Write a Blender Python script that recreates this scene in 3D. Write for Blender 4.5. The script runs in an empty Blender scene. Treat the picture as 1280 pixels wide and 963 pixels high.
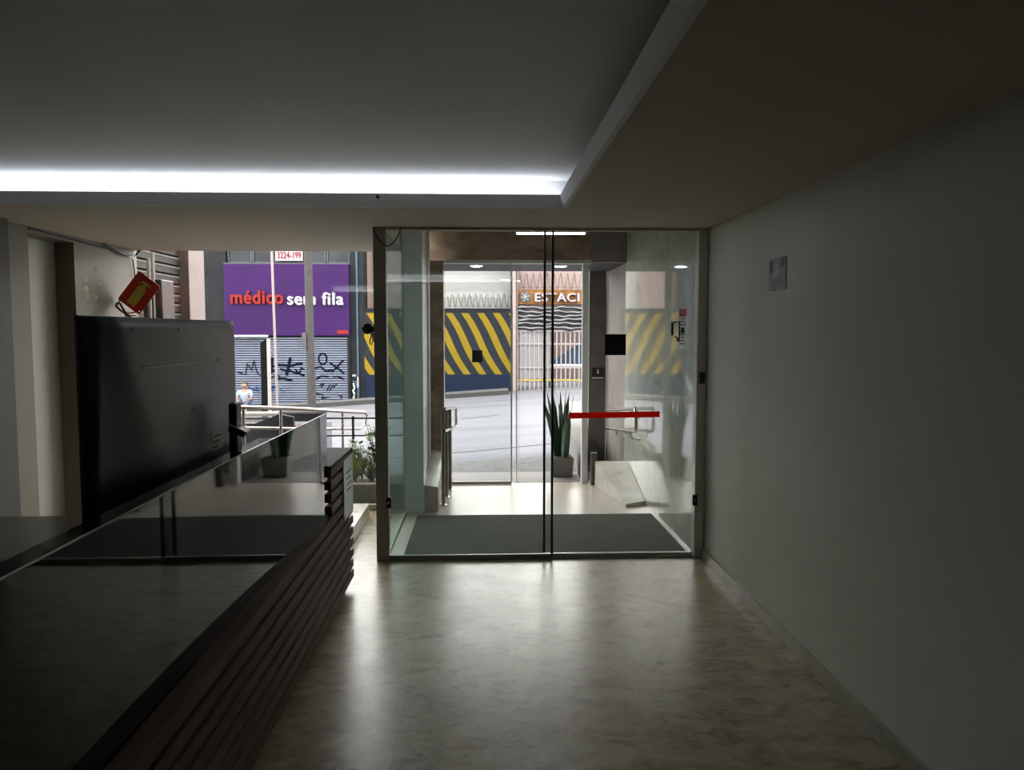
import bpy, bmesh, math, random
from mathutils import Vector, Matrix
random.seed(7)
sc = bpy.context.scene
COL = sc.collection
PI = math.pi

# ------------------------------------------------------------------ helpers
def link(o, parent=None):
    COL.objects.link(o)
    if parent is not None:
        o.parent = parent
    return o

def tag(o, label=None, cat=None, group=None, kind=None):
    if label: o['label'] = label
    if cat: o['category'] = cat
    if group: o['group'] = group
    if kind: o['kind'] = kind
    return o

def wloc(o):
    v = Vector((0, 0, 0))
    while o is not None:
        v += Vector(o.location); o = o.parent
    return v

def thing(name, label, cat, loc=(0, 0, 0), group=None):
    o = bpy.data.objects.new(name, None)
    o.empty_display_size = 0.05
    link(o); o.location = loc
    return tag(o, label, cat, group)

class MB:
    """collects shapes in world coordinates, built as ONE mesh object"""
    def __init__(self):
        self.bm = bmesh.new()
    def box(self, x0, x1, y0, y1, z0, z1, rot=None, piv=None):
        vs = [Vector((x, y, z)) for x in (x0, x1) for y in (y0, y1) for z in (z0, z1)]
        if rot is not None:
            c = Vector(piv) if piv is not None else Vector(((x0+x1)/2, (y0+y1)/2, (z0+z1)/2))
            vs = [c + rot @ (v - c) for v in vs]
        v = [self.bm.verts.new(p) for p in vs]
        for f in ((0,1,3,2),(4,6,7,5),(0,4,5,1),(2,3,7,6),(0,2,6,4),(1,5,7,3)):
            self.bm.faces.new([v[i] for i in f])
        return self
    def quad(self, pts):
        self.bm.faces.new([self.bm.verts.new(p) for p in pts]); return self
    def hexa(self, bottom, top):
        b = [self.bm.verts.new(p) for p in bottom]; t = [self.bm.verts.new(p) for p in top]
        n = len(b)
        self.bm.faces.new(b[::-1]); self.bm.faces.new(t)
        for i in range(n):
            j = (i+1) % n
            self.bm.faces.new((b[i], b[j], t[j], t[i]))
        return self
    def tube(self, pts, r, n=10, closed=False):
        pts = [Vector(p) for p in pts]
        rs = r if isinstance(r, (list, tuple)) else [r]*len(pts)
        rings = []
        m = len(pts)
        prev = None
        for i, p in enumerate(pts):
            if closed:
                d = pts[(i+1) % m] - pts[i-1]
            else:
                d = pts[min(i+1, m-1)] - pts[max(i-1, 0)]
            if d.length < 1e-9: d = Vector((0, 0, 1))
            d.normalize()
            if prev is None:
                a = d.orthogonal().normalized()
            else:
                a = prev - d*prev.dot(d)
                a = a.normalized() if a.length > 1e-6 else d.orthogonal().normalized()
            prev = a
            b = d.cross(a)
            rings.append([self.bm.verts.new(p + (a*math.cos(2*PI*k/n) + b*math.sin(2*PI*k/n))*rs[i]) for k in range(n)])
        for i in range(m if closed else m-1):
            r0, r1 = rings[i], rings[(i+1) % m]
            for k in range(n):
                self.bm.faces.new((r0[k], r0[(k+1) % n], r1[(k+1) % n], r1[k]))
        if not closed:
            self.bm.faces.new(rings[0][::-1]); self.bm.faces.new(rings[-1])
        return self
    def lathe(self, c, prof, n=24, axis='z', cap=True):
        """prof: (radius, height) along axis from c"""
        c = Vector(c); rings = []
        for r, h in prof:
            ring = []
            for k in range(n):
                u, v = r*math.cos(2*PI*k/n), r*math.sin(2*PI*k/n)
                p = {'z': (u, v, h), 'y': (u, h, v), 'x': (h, u, v)}[axis]
                ring.append(self.bm.verts.new(c + Vector(p)))
            rings.append(ring)
        for a, b in zip(rings, rings[1:]):
            for k in range(n):
                self.bm.faces.new((a[k], a[(k+1) % n], b[(k+1) % n], b[k]))
        if cap:
            self.bm.faces.new(rings[0][::-1]); self.bm.faces.new(rings[-1])
        return self
    def prism(self, pts, d):
        """polygon pts extruded by vector d"""
        d = Vector(d)
        a = [self.bm.verts.new(Vector(p)) for p in pts]; b = [self.bm.verts.new(Vector(p) + d) for p in pts]
        n = len(pts)
        self.bm.faces.new(a[::-1]); self.bm.faces.new(b)
        for i in range(n):
            j = (i+1) % n
            self.bm.faces.new((a[i], a[j], b[j], b[i]))
        return self
    def strip(self, centers, widths, th):
        """leaf-like blade: list of (center, side vector, normal)"""
        rows = []
        for (c, s, nn), w in zip(centers, widths):
            c = Vector(c); s = Vector(s); nn = Vector(nn)
            rows.append([self.bm.verts.new(c - s*w), self.bm.verts.new(c - nn*th), self.bm.verts.new(c + s*w), self.bm.verts.new(c + nn*th)])
        for a, b in zip(rows, rows[1:]):
            for k in range(4):
                self.bm.faces.new((a[k], a[(k+1) % 4], b[(k+1) % 4], b[k]))
        self.bm.faces.new(rows[0][::-1]); self.bm.faces.new(rows[-1])
        return self
    def build(self, name, mat, parent=None, origin=None, bevel=0, smooth=False, seg=2):
        bmesh.ops.recalc_face_normals(self.bm, faces=self.bm.faces)
        if parent is not None:
            off = wloc(parent); loc = Vector((0, 0, 0))
        else:
            off = Vector(origin) if origin is not None else Vector((0, 0, 0)); loc = off
        for v in self.bm.verts: v.co -= off
        if bevel:
            es = [e for e in self.bm.edges if len(e.link_faces) == 2 and e.calc_face_angle(0) > 0.6]
            bmesh.ops.bevel(self.bm, geom=es, offset=bevel, segments=seg, affect='EDGES', profile=0.5, clamp_overlap=True)
        if smooth:
            for f in self.bm.faces: f.smooth = True
            for e in self.bm.edges:
                if len(e.link_faces) == 2 and e.calc_face_angle(0) > 0.7: e.smooth = False
        me = bpy.data.meshes.new(name)
        self.bm.to_mesh(me); self.bm.free()
        me.materials.append(mat)
        o = bpy.data.objects.new(name, me)
        link(o, parent); o.location = loc
        return o

def struct(name, mb, mat, bevel=0, parent=None, **k):
    o = mb.build(name, mat, parent, bevel=bevel, **k)
    if parent is None: o['kind'] = 'structure'
    return o

def text_mesh(name, s, mat, parent, x0, x1, z0, z1, y, depth=.05, bold=.0):
    """text facing -Y, fitted into the box x0..x1, z0..z1 on the plane y; heavier strokes by overlaid copies"""
    cu = bpy.data.curves.new(name, 'FONT'); cu.body = s; cu.extrude = .02
    cu.size = 1; cu.space_character = 1 + bold*2.2
    tmp = bpy.data.objects.new(name, cu); COL.objects.link(tmp)
    bpy.context.view_layer.update()
    dg = bpy.context.evaluated_depsgraph_get()
    me = bpy.data.meshes.new_from_object(tmp.evaluated_get(dg))
    bpy.data.objects.remove(tmp)
    bm = bmesh.new()
    for li, (dx, dy) in enumerate(((0, 0), (-bold, 0), (bold, 0), (0, -bold*.6), (0, bold*.6), (-bold*.7, bold*.5), (bold*.7, -bold*.5)) if bold else ((0, 0),)):
        n0 = len(bm.verts); bm.from_mesh(me); bm.verts.ensure_lookup_table()
        for v in bm.verts[n0:]: v.co.x += dx; v.co.y += dy; v.co.z += li*.004
    bm.to_mesh(me); bm.free()
    xs = [v.co.x for v in me.vertices]; ys = [v.co.y for v in me.vertices]
    ax, bx, ay, by = min(xs), max(xs), min(ys), max(ys)
    off = wloc(parent)
    for v in me.vertices:
        u = (v.co.x-ax)/(bx-ax); w = (v.co.y-ay)/(by-ay); d = (v.co.z+.02)/.04
        v.co = Vector((x0+(x1-x0)*u, y-depth*d, z0+(z1-z0)*w)) - off
    me.materials.clear(); me.materials.append(mat)
    o = bpy.data.objects.new(name, me); link(o, parent)
    return o

# ------------------------------------------------------------------ materials
def new_mat(name):
    m = bpy.data.materials.new(name); m.use_nodes = True
    nt = m.node_tree
    for n in list(nt.nodes): nt.nodes.remove(n)
    out = nt.nodes.new('ShaderNodeOutputMaterial')
    return m, nt, out

def mat(name, col, rough=.5, metal=0, var=.12, scale=6, spec=.5, bump=0, bscale=60, coat=0, stretch=None, ior=1.5):
    m, nt, out = new_mat(name)
    b = nt.nodes.new('ShaderNodeBsdfPrincipled')
    b.inputs['Roughness'].default_value = rough; b.inputs['Metallic'].default_value = metal
    b.inputs['Specular IOR Level'].default_value = spec; b.inputs['IOR'].default_value = ior
    b.inputs['Coat Weight'].default_value = coat
    tc = nt.nodes.new('ShaderNodeTexCoord')
    mp = nt.nodes.new('ShaderNodeMapping'); nt.links.new(tc.outputs['Object'], mp.inputs[0])
    if stretch: mp.inputs['Scale'].default_value = stretch
    nz = nt.nodes.new('ShaderNodeTexNoise'); nz.inputs['Scale'].default_value = scale; nz.inputs['Detail'].default_value = 5
    nt.links.new(mp.outputs[0], nz.inputs['Vector'])
    rp = nt.nodes.new('ShaderNodeValToRGB')
    rp.color_ramp.elements[0].position = .3; rp.color_ramp.elements[1].position = .7
    rp.color_ramp.elements[0].color = tuple(max(0, c*(1-var)) for c in col)+(1,)
    rp.color_ramp.elements[1].color = tuple(min(1, c*(1+var)) for c in col)+(1,)
    nt.links.new(nz.outputs[0], rp.inputs[0]); nt.links.new(rp.outputs[0], b.inputs['Base Color'])
    if bump:
        n2 = nt.nodes.new('ShaderNodeTexNoise'); n2.inputs['Scale'].default_value = bscale; n2.inputs['Detail'].default_value = 3
        nt.links.new(mp.outputs[0], n2.inputs['Vector'])
        bp = nt.nodes.new('ShaderNodeBump'); bp.inputs['Strength'].default_value = bump; bp.inputs['Distance'].default_value = .01
        nt.links.new(n2.outputs[0], bp.inputs['Height']); nt.links.new(bp.outputs[0], b.inputs['Normal'])
    nt.links.new(b.outputs[0], out.inputs[0])
    return m

def emit(name, col, s):
    m, nt, out = new_mat(name)
    e = nt.nodes.new('ShaderNodeEmission'); e.inputs[0].default_value = col+(1,); e.inputs[1].default_value = s
    nt.links.new(e.outputs[0], out.inputs[0])
    return m

def glass(name, tint=(.93, .97, .95), ior=1.5):
    m, nt, out = new_mat(name)
    t = nt.nodes.new('ShaderNodeBsdfTransparent'); t.inputs[0].default_value = tint+(1,)
    g = nt.nodes.new('ShaderNodeBsdfGlossy'); g.inputs['Roughness'].default_value = 0
    fr = nt.nodes.new('ShaderNodeFresnel')
    # straight-through panes: the rear face must reflect like the front face, so the index is inverted there
    ge = nt.nodes.new('ShaderNodeNewGeometry'); mr = nt.nodes.new('ShaderNodeMapRange')
    mr.inputs[3].default_value = ior; mr.inputs[4].default_value = 1/ior
    nt.links.new(ge.outputs['Backfacing'], mr.inputs[0]); nt.links.new(mr.outputs[0], fr.inputs[0])
    mx = nt.nodes.new('ShaderNodeMixShader')
    nt.links.new(fr.outputs[0], mx.inputs[0]); nt.links.new(t.outputs[0], mx.inputs[1]); nt.links.new(g.outputs[0], mx.inputs[2])
    nt.links.new(mx.outputs[0], out.inputs[0])
    return m

def stone(name, c0, c1, c2, rough, tile=None, gap=.003, scale=1.6, stretch=(1, 1, 1), gapcol=(.12, .11, .09), offset=(0, 0, 0), pit=0., rvar=.06, spec=.5):
    m, nt, out = new_mat(name)
    L = nt.links.new
    b = nt.nodes.new('ShaderNodeBsdfPrincipled'); b.inputs['Specular IOR Level'].default_value = spec
    tc = nt.nodes.new('ShaderNodeTexCoord'); mp = nt.nodes.new('ShaderNodeMapping')
    mp.inputs['Scale'].default_value = stretch; mp.inputs['Location'].default_value = offset
    L(tc.outputs['Object'], mp.inputs[0])
    n1 = nt.nodes.new('ShaderNodeTexNoise'); n1.inputs['Scale'].default_value = scale; n1.inputs['Detail'].default_value = 9; n1.inputs['Roughness'].default_value = .65; n1.inputs['Distortion'].default_value = .9
    L(mp.outputs[0], n1.inputs['Vector'])
    r1 = nt.nodes.new('ShaderNodeValToRGB')
    e = r1.color_ramp.elements
    e[0].position = .34; e[0].color = c0+(1,); e[1].position = .68; e[1].color = c2+(1,)
    k = e.new(.5); k.color = c1+(1,)
    L(n1.outputs[0], r1.inputs[0])
    col = r1.outputs[0]
    if pit:
        n3 = nt.nodes.new('ShaderNodeTexNoise'); n3.inputs['Scale'].default_value = 9; n3.inputs['Detail'].default_value = 6; n3.inputs['Distortion'].default_value = 1.5
        mp3 = nt.nodes.new('ShaderNodeMapping'); mp3.inputs['Scale'].default_value = (1, 2.2, 1); L(tc.outputs['Object'], mp3.inputs[0]); L(mp3.outputs[0], n3.inputs['Vector'])
        r3 = nt.nodes.new('ShaderNodeValToRGB'); r3.color_ramp.elements[0].position = .60; r3.color_ramp.elements[1].position = .72
        L(n3.outputs[0], r3.inputs[0])
        mu = nt.nodes.new('ShaderNodeMath'); mu.operation = 'MULTIPLY'; mu.inputs[1].default_value = pit; L(r3.outputs[0], mu.inputs[0])
        mx3 = nt.nodes.new('ShaderNodeMix'); mx3.data_type = 'RGBA'
        L(mu.outputs[0], mx3.inputs['Factor']); L(col, mx3.inputs[6]); mx3.inputs[7].default_value = tuple(x*.35 for x in c0)+(1,)
        col = mx3.outputs[2]
    if tile:
        br = nt.nodes.new('ShaderNodeTexBrick'); br.offset = .5
        mp2 = nt.nodes.new('ShaderNodeMapping'); L(tc.outputs['Object'], mp2.inputs[0]); mp2.inputs['Location'].default_value = offset
        L(mp2.outputs[0], br.inputs['Vector'])
        br.inputs['Scale'].default_value = 1; br.inputs['Brick Width'].default_value = tile[0]; br.inputs['Row Height'].default_value = tile[1]
        br.inputs['Mortar Size'].default_value = gap; br.inputs['Mortar Smooth'].default_value = .1
        mx = nt.nodes.new('ShaderNodeMix'); mx.data_type = 'RGBA'
        L(br.outputs['Fac'], mx.inputs['Factor']); L(col, mx.inputs[6]); mx.inputs[7].default_value = gapcol+(1,)
        col = mx.outputs[2]
    L(col, b.inputs['Base Color'])
    n2 = nt.nodes.new('ShaderNodeTexNoise'); n2.inputs['Scale'].default_value = 5; n2.inputs['Detail'].default_value = 4
    L(tc.outputs['Object'], n2.inputs['Vector'])
    mr = nt.nodes.new('ShaderNodeMapRange'); mr.inputs[3].default_value = max(0, rough-rvar); mr.inputs[4].default_value = rough+rvar
    L(n2.outputs[0], mr.inputs[0]); L(mr.outputs[0], b.inputs['Roughness'])
    L(b.outputs[0], out.inputs[0])
    return m

def sheet(name, col, t=.5):
    m, nt, out = new_mat(name)
    d = nt.nodes.new('ShaderNodeBsdfDiffuse'); d.inputs[0].default_value = col+(1,)
    tr = nt.nodes.new('ShaderNodeBsdfTranslucent'); tr.inputs[0].default_value = col+(1,)
    mx = nt.nodes.new('ShaderNodeMixShader'); mx.inputs[0].default_value = t
    nt.links.new(d.outputs[0], mx.inputs[1]); nt.links.new(tr.outputs[0], mx.inputs[2]); nt.links.new(mx.outputs[0], out.inputs[0])
    return m
M = {}
M['floor'] = stone('travertine floor', (.20, .16, .095), (.335, .285, .19), (.42, .365, .255), .30, tile=(1.0, 1.0), gap=.0015, scale=7, stretch=(1, 1.5, 1), offset=(.34, .35, 0), spec=.35, pit=.75, gapcol=(.17, .15, .11))
M['vfloor'] = stone('beige vestibule tile', (.42, .37, .31), (.47, .415, .35), (.51, .455, .385), .3, tile=(.6, .6), gap=.002, scale=1.2, gapcol=(.4, .35, .3))
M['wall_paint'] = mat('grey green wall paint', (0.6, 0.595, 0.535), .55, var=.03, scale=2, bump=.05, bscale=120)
M['ceil'] = mat('matte ceiling paint', (0.56, 0.495, 0.43), .8, var=.03, scale=1.5)
M['ceil2'] = mat('white recess paint', (.82, .82, .82), .7, var=.02, scale=2)
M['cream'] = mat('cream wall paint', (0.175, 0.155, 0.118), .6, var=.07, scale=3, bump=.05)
M['palegrey'] = mat('pale door paint', (0.36, 0.35, 0.31), .5, var=.03)
M['darkgrey'] = mat('dark grey tone', (0.035, 0.034, 0.031), .6, var=.08)
M['base'] = stone('baseboard stone', (.26, .23, .18), (.36, .32, .26), (.44, .4, .33), .35)
M['alu'] = mat('satin aluminium', (0.6, 0.61, 0.56), .38, metal=.25, var=.05, scale=3)
M['alu_dark'] = mat('dark aluminium', (0.28, 0.285, 0.255), .4, metal=.1, var=.05)
M['glass'] = glass('clear glass', (.955, .98, .97))
M['glass_green'] = glass('green tinted glass', (.80, .90, .89))
M['glass_white'] = glass('outer door glass', (.93, .95, .95), 1.6)
M['black_glass'] = mat('black counter glass', (.006, .006, .006), .025, var=.05, spec=.5, ior=1.52)
M['black_top'] = mat('polished black ledge', (.008, .008, .01), .06, var=.2)
M['tread'] = mat('toned down tread stone', (0.12, 0.108, 0.104), .8, var=.1, spec=.1)  # pale slab tone darkened to offset the strong sky light on these treads
M['black_out'] = mat('dark post paint', (.004, .0038, .0038), .8, var=.1, spec=.05)
M['pillar'] = stone('dark grey pillar stone', (.085, .08, .07), (.12, .112, .10), (.15, .14, .125), .4, scale=4)
M['porch_tile'] = mat('porch tile', (0.2, 0.188, 0.184), .7, var=.06, scale=3, spec=.1)
M['slat_edge'] = mat('shutter slat edge', (0.088, 0.08, 0.076), .6, var=.1, spec=.1)
M['black'] = mat('black plastic', (.012, .012, .013), .4, var=.1)
M['black_matte'] = mat('matte black', (.010, .010, .010), .7, var=.1)
M['tvback'] = mat('charcoal television back', (0.006, 0.0062, 0.006), .36, var=.05, spec=.35)
M['wood'] = mat('dark slat wood', (0.125, 0.068, 0.046), .6, var=.3, scale=4, stretch=(6, .6, 6), spec=.25)
M['wood_cap'] = mat('dark cap wood', (.026, .017, .015), .7, var=.2, scale=4, stretch=(6, .6, 6), spec=.12)
M['wood2'] = mat('dark brown desk wood', (0.03, 0.02, 0.015), .25, var=.3, scale=3, stretch=(4, .5, 4), spec=.3)
M['white'] = mat('white paper', (.75, .75, .73), .6, var=.03)
M['greywhite'] = mat('worn paper', (0.33, 0.36, 0.39), .6, var=.35, scale=14)
M['red'] = mat('red sheet', (.45, .02, .015), .4, var=.1)
M['tape'] = sheet('red tape', (.90, .012, .006), .6)
M['paper'] = sheet('backlit paper', (.93, .92, .95), .75)
M['paper_pink'] = sheet('backlit pink print', (.85, .25, .32), .6)
M['silver'] = mat('pale silver frame', (.80, .79, .82), .4, var=.03)
M['yellow'] = mat('yellow green pictogram', (.50, .45, .06), .5, var=.08)
M['mat'] = mat('charcoal door mat', (.060, .066, .054), .95, var=.25, scale=90, bump=.6, bscale=220)
M['marble'] = stone('polished pale granite', (.40, .42, .36), (.49, .51, .44), (.55, .57, .50), .04, tile=None, scale=5, rvar=.02, spec=.9)
M['marble_matt'] = stone('pink grey stone', (.17, .15, .14), (.22, .195, .18), (.26, .235, .21), .35, scale=4)
M['brown'] = stone('brown marble', (.20, .14, .10), (.34, .25, .19), (.46, .36, .28), .2, tile=None, scale=2.5, stretch=(1, 1, 2))
M['greyst'] = stone('grey marble', (.34, .34, .30), (.42, .42, .375), (.50, .49, .45), .3, scale=3)
M['bench'] = stone('pale marble slab', (.38, .36, .31), (.52, .50, .44), (.62, .60, .53), .3, scale=3)
M['chrome'] = mat('stainless steel', (.62, .60, .57), .18, metal=1, var=.03)
M['steel_pink'] = mat('brushed handrail steel', (0.272, 0.24, 0.22), .28, metal=1, var=.03)
M['concrete'] = mat('concrete', (0.0384, 0.036, 0.0368), .85, var=.15, scale=8, bump=.3, spec=.1)
M['planter'] = mat('beige planter', (0.1904, 0.1736, 0.1568), .7, var=.06)
M['planter_dark'] = mat('dark planter face', (.05, .055, .048), .5, var=.1)
M['soil'] = mat('soil', (.04, .03, .02), .95, var=.4, scale=60)
M['leaf_dark'] = mat('snake plant leaf', (0.0176, 0.06, 0.028), .35, var=.6, scale=14, stretch=(1, 1, 3))
M['leaf_mid'] = mat('green leaf', (0.07, 0.13, 0.03), .45, var=.4, scale=20)
M['leaf_yel'] = mat('yellow green blade', (.26, .29, .06), .5, var=.4, scale=16)
M['stem'] = mat('stem', (.06, .05, .025), .8, var=.3)
M['slate'] = mat('slate facade', (0.008, 0.0086, 0.01), .6, var=.25, scale=1.5, spec=.1)
M['purple'] = mat('purple sign sheet', (0.0192, 0.0044, 0.0416), .5, var=.12, scale=.8, spec=.08)
M['sign_red'] = mat('red sign letters', (0.136, 0.0096, 0.0064), .5, var=.06, spec=.1)
M['sign_white'] = mat('white sign letters', (0.2, 0.192, 0.216), .5, var=.03, spec=.1)
M['shutter'] = mat('pale blue shutter', (0.12, 0.136, 0.18), .5, var=.12, scale=2, spec=.1)
M['shutter_grey'] = mat('brown grey shutter', (0.024, 0.0208, 0.0192), .5, var=.1, spec=.1)
M['spray'] = mat('black spray paint', (0.003, 0.0035, 0.01), .7, var=.2, spec=.02)
M['spray_blue'] = mat('blue spray paint', (0.01, 0.022, 0.07), .7, var=.2, spec=.02)
M['window'] = mat('dusty window glass', (0.016, 0.0192, 0.024), .12, var=.5, scale=1.2, spec=.12)
M['frame_grey'] = mat('grey window frame', (0.048, 0.0504, 0.0544), .5, var=.05, spec=.1)
M['pinkwall'] = mat('pale pink render', (0.176, 0.132, 0.124), .85, var=.10, scale=1.2, bump=.1, spec=.1)
M['white_wall'] = mat('white render', (0.192, 0.188, 0.18), .85, var=.10, scale=1.6, spec=.1)
M['column_w'] = mat('pale column', (0.176, 0.144, 0.14), .7, var=.05, spec=.1)
M['column_shade'] = mat('shaded column face', (0.044, 0.032, 0.0264), .6, var=.08, spec=.1)
M['picket'] = mat('white picket paint', (0.176, 0.164, 0.168), .5, var=.05, spec=.1)
M['blue'] = mat('blue sheet', (0.036, 0.06, 0.096), .4, var=.1, spec=.1)
M['orange'] = mat('faded orange board', (0.12, 0.052, 0.016), .6, var=.45, scale=3, spec=.1)
M['tarp'] = mat('glossy black tarpaulin', (.012, .012, .016), .22, var=.2, spec=.9)
M['asphalt'] = mat('light asphalt', (.094, .0925, .105), .75, var=.16, scale=.7, stretch=(.35, 1.6, 1), bump=.2, bscale=30, spec=.1)
M['pave'] = mat('mosaic pavement', (0.08, 0.0784, 0.0816), .8, var=.45, scale=9, bump=.3, bscale=30, spec=.1)
M['yel_line'] = mat('yellow kerb paint', (0.198, 0.144, 0.0252), .6, var=.2)
M['wire'] = mat('galvanised wire', (0.05, 0.042, 0.038), .45, metal=.6, var=.05)
M['led'] = emit('cold led strip', (.80, .88, 1.0), 10)
M['led_rear'] = emit('cold led strip rear', (.90, .95, 1.0), 18)
M['lamp'] = emit('white lamp', (.92, .97, 1.0), 55)
M['down'] = emit('downlight lens', (.85, .92, 1.0), 14)
M['skin'] = mat('skin', (0.1512, 0.0864, 0.0612), .5, var=.06)
M['shirt'] = mat('pale blue shirt', (0.18, 0.2088, 0.2664), .85, var=.06)
M['denim'] = mat('dark trousers', (.05, .06, .10), .9, var=.1)
M['hair'] = mat('dark hair', (.03, .022, .018), .6, var=.2)
M['pinklabel'] = mat('pink red print', (.62, .10, .16), .5, var=.1)
M['ink'] = mat('dark print', (.05, .05, .07), .6, var=.1)
M['ink2'] = mat('grey print', (.10, .11, .115), .6, var=.2)
M['print_grey'] = mat('pale grey print', (.42, .44, .45), .6, var=.2)
M['inkfaint'] = mat('faint print', (.05, .05, .055), .35, var=.1)
M['pale_plate'] = mat('pale notice plate', (0.74, 0.86, 0.84), .3, var=.06)
M['stain'] = mat('peeled plaster', (.52, .45, .34), .9, var=.35, scale=30)
M['ivory'] = mat('pale conduit', (0.208, 0.188, 0.176), .5, var=.04)
M['grey_metal'] = mat('grey metal box', (0.016, 0.0172, 0.018), .32, metal=.5, var=.08)
M['ridge_glint'] = mat('beige ridge glint', (.32, .26, .13), .35, var=.08)

# striped wall: yellow diagonals over slate, blue lower band
def stripes():
    m, nt, out = new_mat('slate wall with yellow diagonals'); L = nt.links.new
    b = nt.nodes.new('ShaderNodeBsdfPrincipled'); b.inputs['Roughness'].default_value = .8; b.inputs['Specular IOR Level'].default_value = .1
    tc = nt.nodes.new('ShaderNodeTexCoord'); sp = nt.nodes.new('ShaderNodeSeparateXYZ'); L(tc.outputs['Object'], sp.inputs[0])
    def mth(op, a, bb=None, c=None):
        n = nt.nodes.new('ShaderNodeMath'); n.operation = op
        for i, v in enumerate((a, bb, c)):
            if v is None: continue
            if isinstance(v, (int, float)): n.inputs[i].default_value = v
            else: L(v, n.inputs[i])
        return n.outputs[0]
    X, Z = sp.outputs[0], sp.outputs[2]
    sw = mth('MULTIPLY', mth('SINE', mth('MULTIPLY', Z, 2.6)), .05)
    ph = mth('ADD', mth('ADD', X, mth('MULTIPLY', Z, .56)), sw)
    fr = mth('FRACT', mth('DIVIDE', mth('ADD', ph, 40.0), .57))
    on = mth('LESS_THAN', fr, .46)
    on = mth('MULTIPLY', on, mth('GREATER_THAN', Z, .02))
    on = mth('MULTIPLY', on, mth('LESS_THAN', Z, 2.25))
    nz = nt.nodes.new('ShaderNodeTexNoise'); nz.inputs['Scale'].default_value = 3; nz.inputs['Detail'].default_value = 5; L(tc.outputs['Object'], nz.inputs['Vector'])
    r = nt.nodes.new('ShaderNodeValToRGB'); r.color_ramp.elements[0].color = (0.0084, 0.01, 0.0136, 1); r.color_ramp.elements[1].color = (0.0128, 0.0148, 0.0188, 1); L(nz.outputs[0], r.inputs[0])
    low = nt.nodes.new('ShaderNodeMix'); low.data_type = 'RGBA'; L(mth('LESS_THAN', Z, .02), low.inputs['Factor']); L(r.outputs[0], low.inputs[6]); low.inputs[7].default_value = (0.0052, 0.0092, 0.0224, 1)
    ry = nt.nodes.new('ShaderNodeValToRGB'); ry.color_ramp.elements[0].color = (0.1148, 0.0748, 0.0051, 1); ry.color_ramp.elements[1].color = (0.1573, 0.1088, 0.0102, 1); L(nz.outputs[0], ry.inputs[0])
    mx = nt.nodes.new('ShaderNodeMix'); mx.data_type = 'RGBA'; L(on, mx.inputs['Factor']); L(low.outputs[2], mx.inputs[6]); L(ry.outputs[0], mx.inputs[7])
    L(mx.outputs[2], b.inputs['Base Color']); L(b.outputs[0], out.inputs[0])
    return m
M['stripes'] = stripes()

# ------------------------------------------------------------------ room shell
CZ = 2.30      # dropped ceiling
RZ = 2.478     # raised recess
struct('floor', MB().box(-4, 1.75, -3.2, 5.36, -.12, 0).box(-4, -.66, 5.36, 6.9, -.12, 0), M['floor'])
struct('floor_vestibule', MB().box(-.66, 1.7, 5.36, 8.62, -.12, 0), M['vfloor'])
struct('porch_floor', MB().box(-.66, 1.7, 8.02, 8.62, -.1, .003), M['porch_tile'])
struct('wall_right', MB().box(1.556, 1.75, -3.2, 5.36, 0, 2.6), M['wall_paint'])
struct('baseboard_right', MB().box(1.535, 1.557, -3.2, 5.26, 0, .075), M['base'], bevel=.003)
struct('wall_back', MB().box(-4, 1.75, -3.3, -3.1, 0, 2.7), M['wall_paint'])
# left wall: near pier coloured dark for the weak light there, cream wall with a shallow door recess
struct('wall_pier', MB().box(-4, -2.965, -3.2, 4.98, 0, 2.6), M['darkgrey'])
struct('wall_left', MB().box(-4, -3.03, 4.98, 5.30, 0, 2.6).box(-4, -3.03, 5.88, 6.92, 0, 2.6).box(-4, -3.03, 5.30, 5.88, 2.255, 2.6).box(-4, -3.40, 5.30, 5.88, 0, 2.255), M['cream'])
d = MB().box(-3.21, -3.17, 5.30, 5.88, 0, 2.255)
struct('door_4', d, M['palegrey'])
# ceiling with recess hole
HX0, HX1, HY0, HY1 = -3.0, .458, -1.6, 4.42
struct('ceiling', MB().box(-4, HX0, -3.2, 6.88, CZ, CZ+.05).box(HX1, 1.75, -3.2, 5.36, CZ, CZ+.05)
       .box(HX0, HX1, HY1, 5.36, CZ, CZ+.05).box(HX0, HX1, -3.2, HY0, CZ, CZ+.05).box(HX0, -.70, 5.36, 6.88, CZ, CZ+.05), M['ceil'])
W = .14
CF = CZ+.05
# raised ceiling of the recess and the outer sides of its light channel
struct('ceiling_recess', MB().box(HX0-W-.1, HX1+W+.1, HY0-W-.1, HY1+W+.1, RZ, RZ+.08)
       .box(HX0-W-.1, HX1+W+.1, HY1+W, HY1+W+.1, CF, RZ).box(HX0-W-.1, HX1+W+.1, HY0-W-.1, HY0-W, CF, RZ)
       .box(HX1+W, HX1+W+.1, HY0-W, HY1+W, CF, RZ).box(HX0-W-.1, HX0-W, HY0-W, HY1+W, CF, RZ), M['ceil2'])
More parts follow.
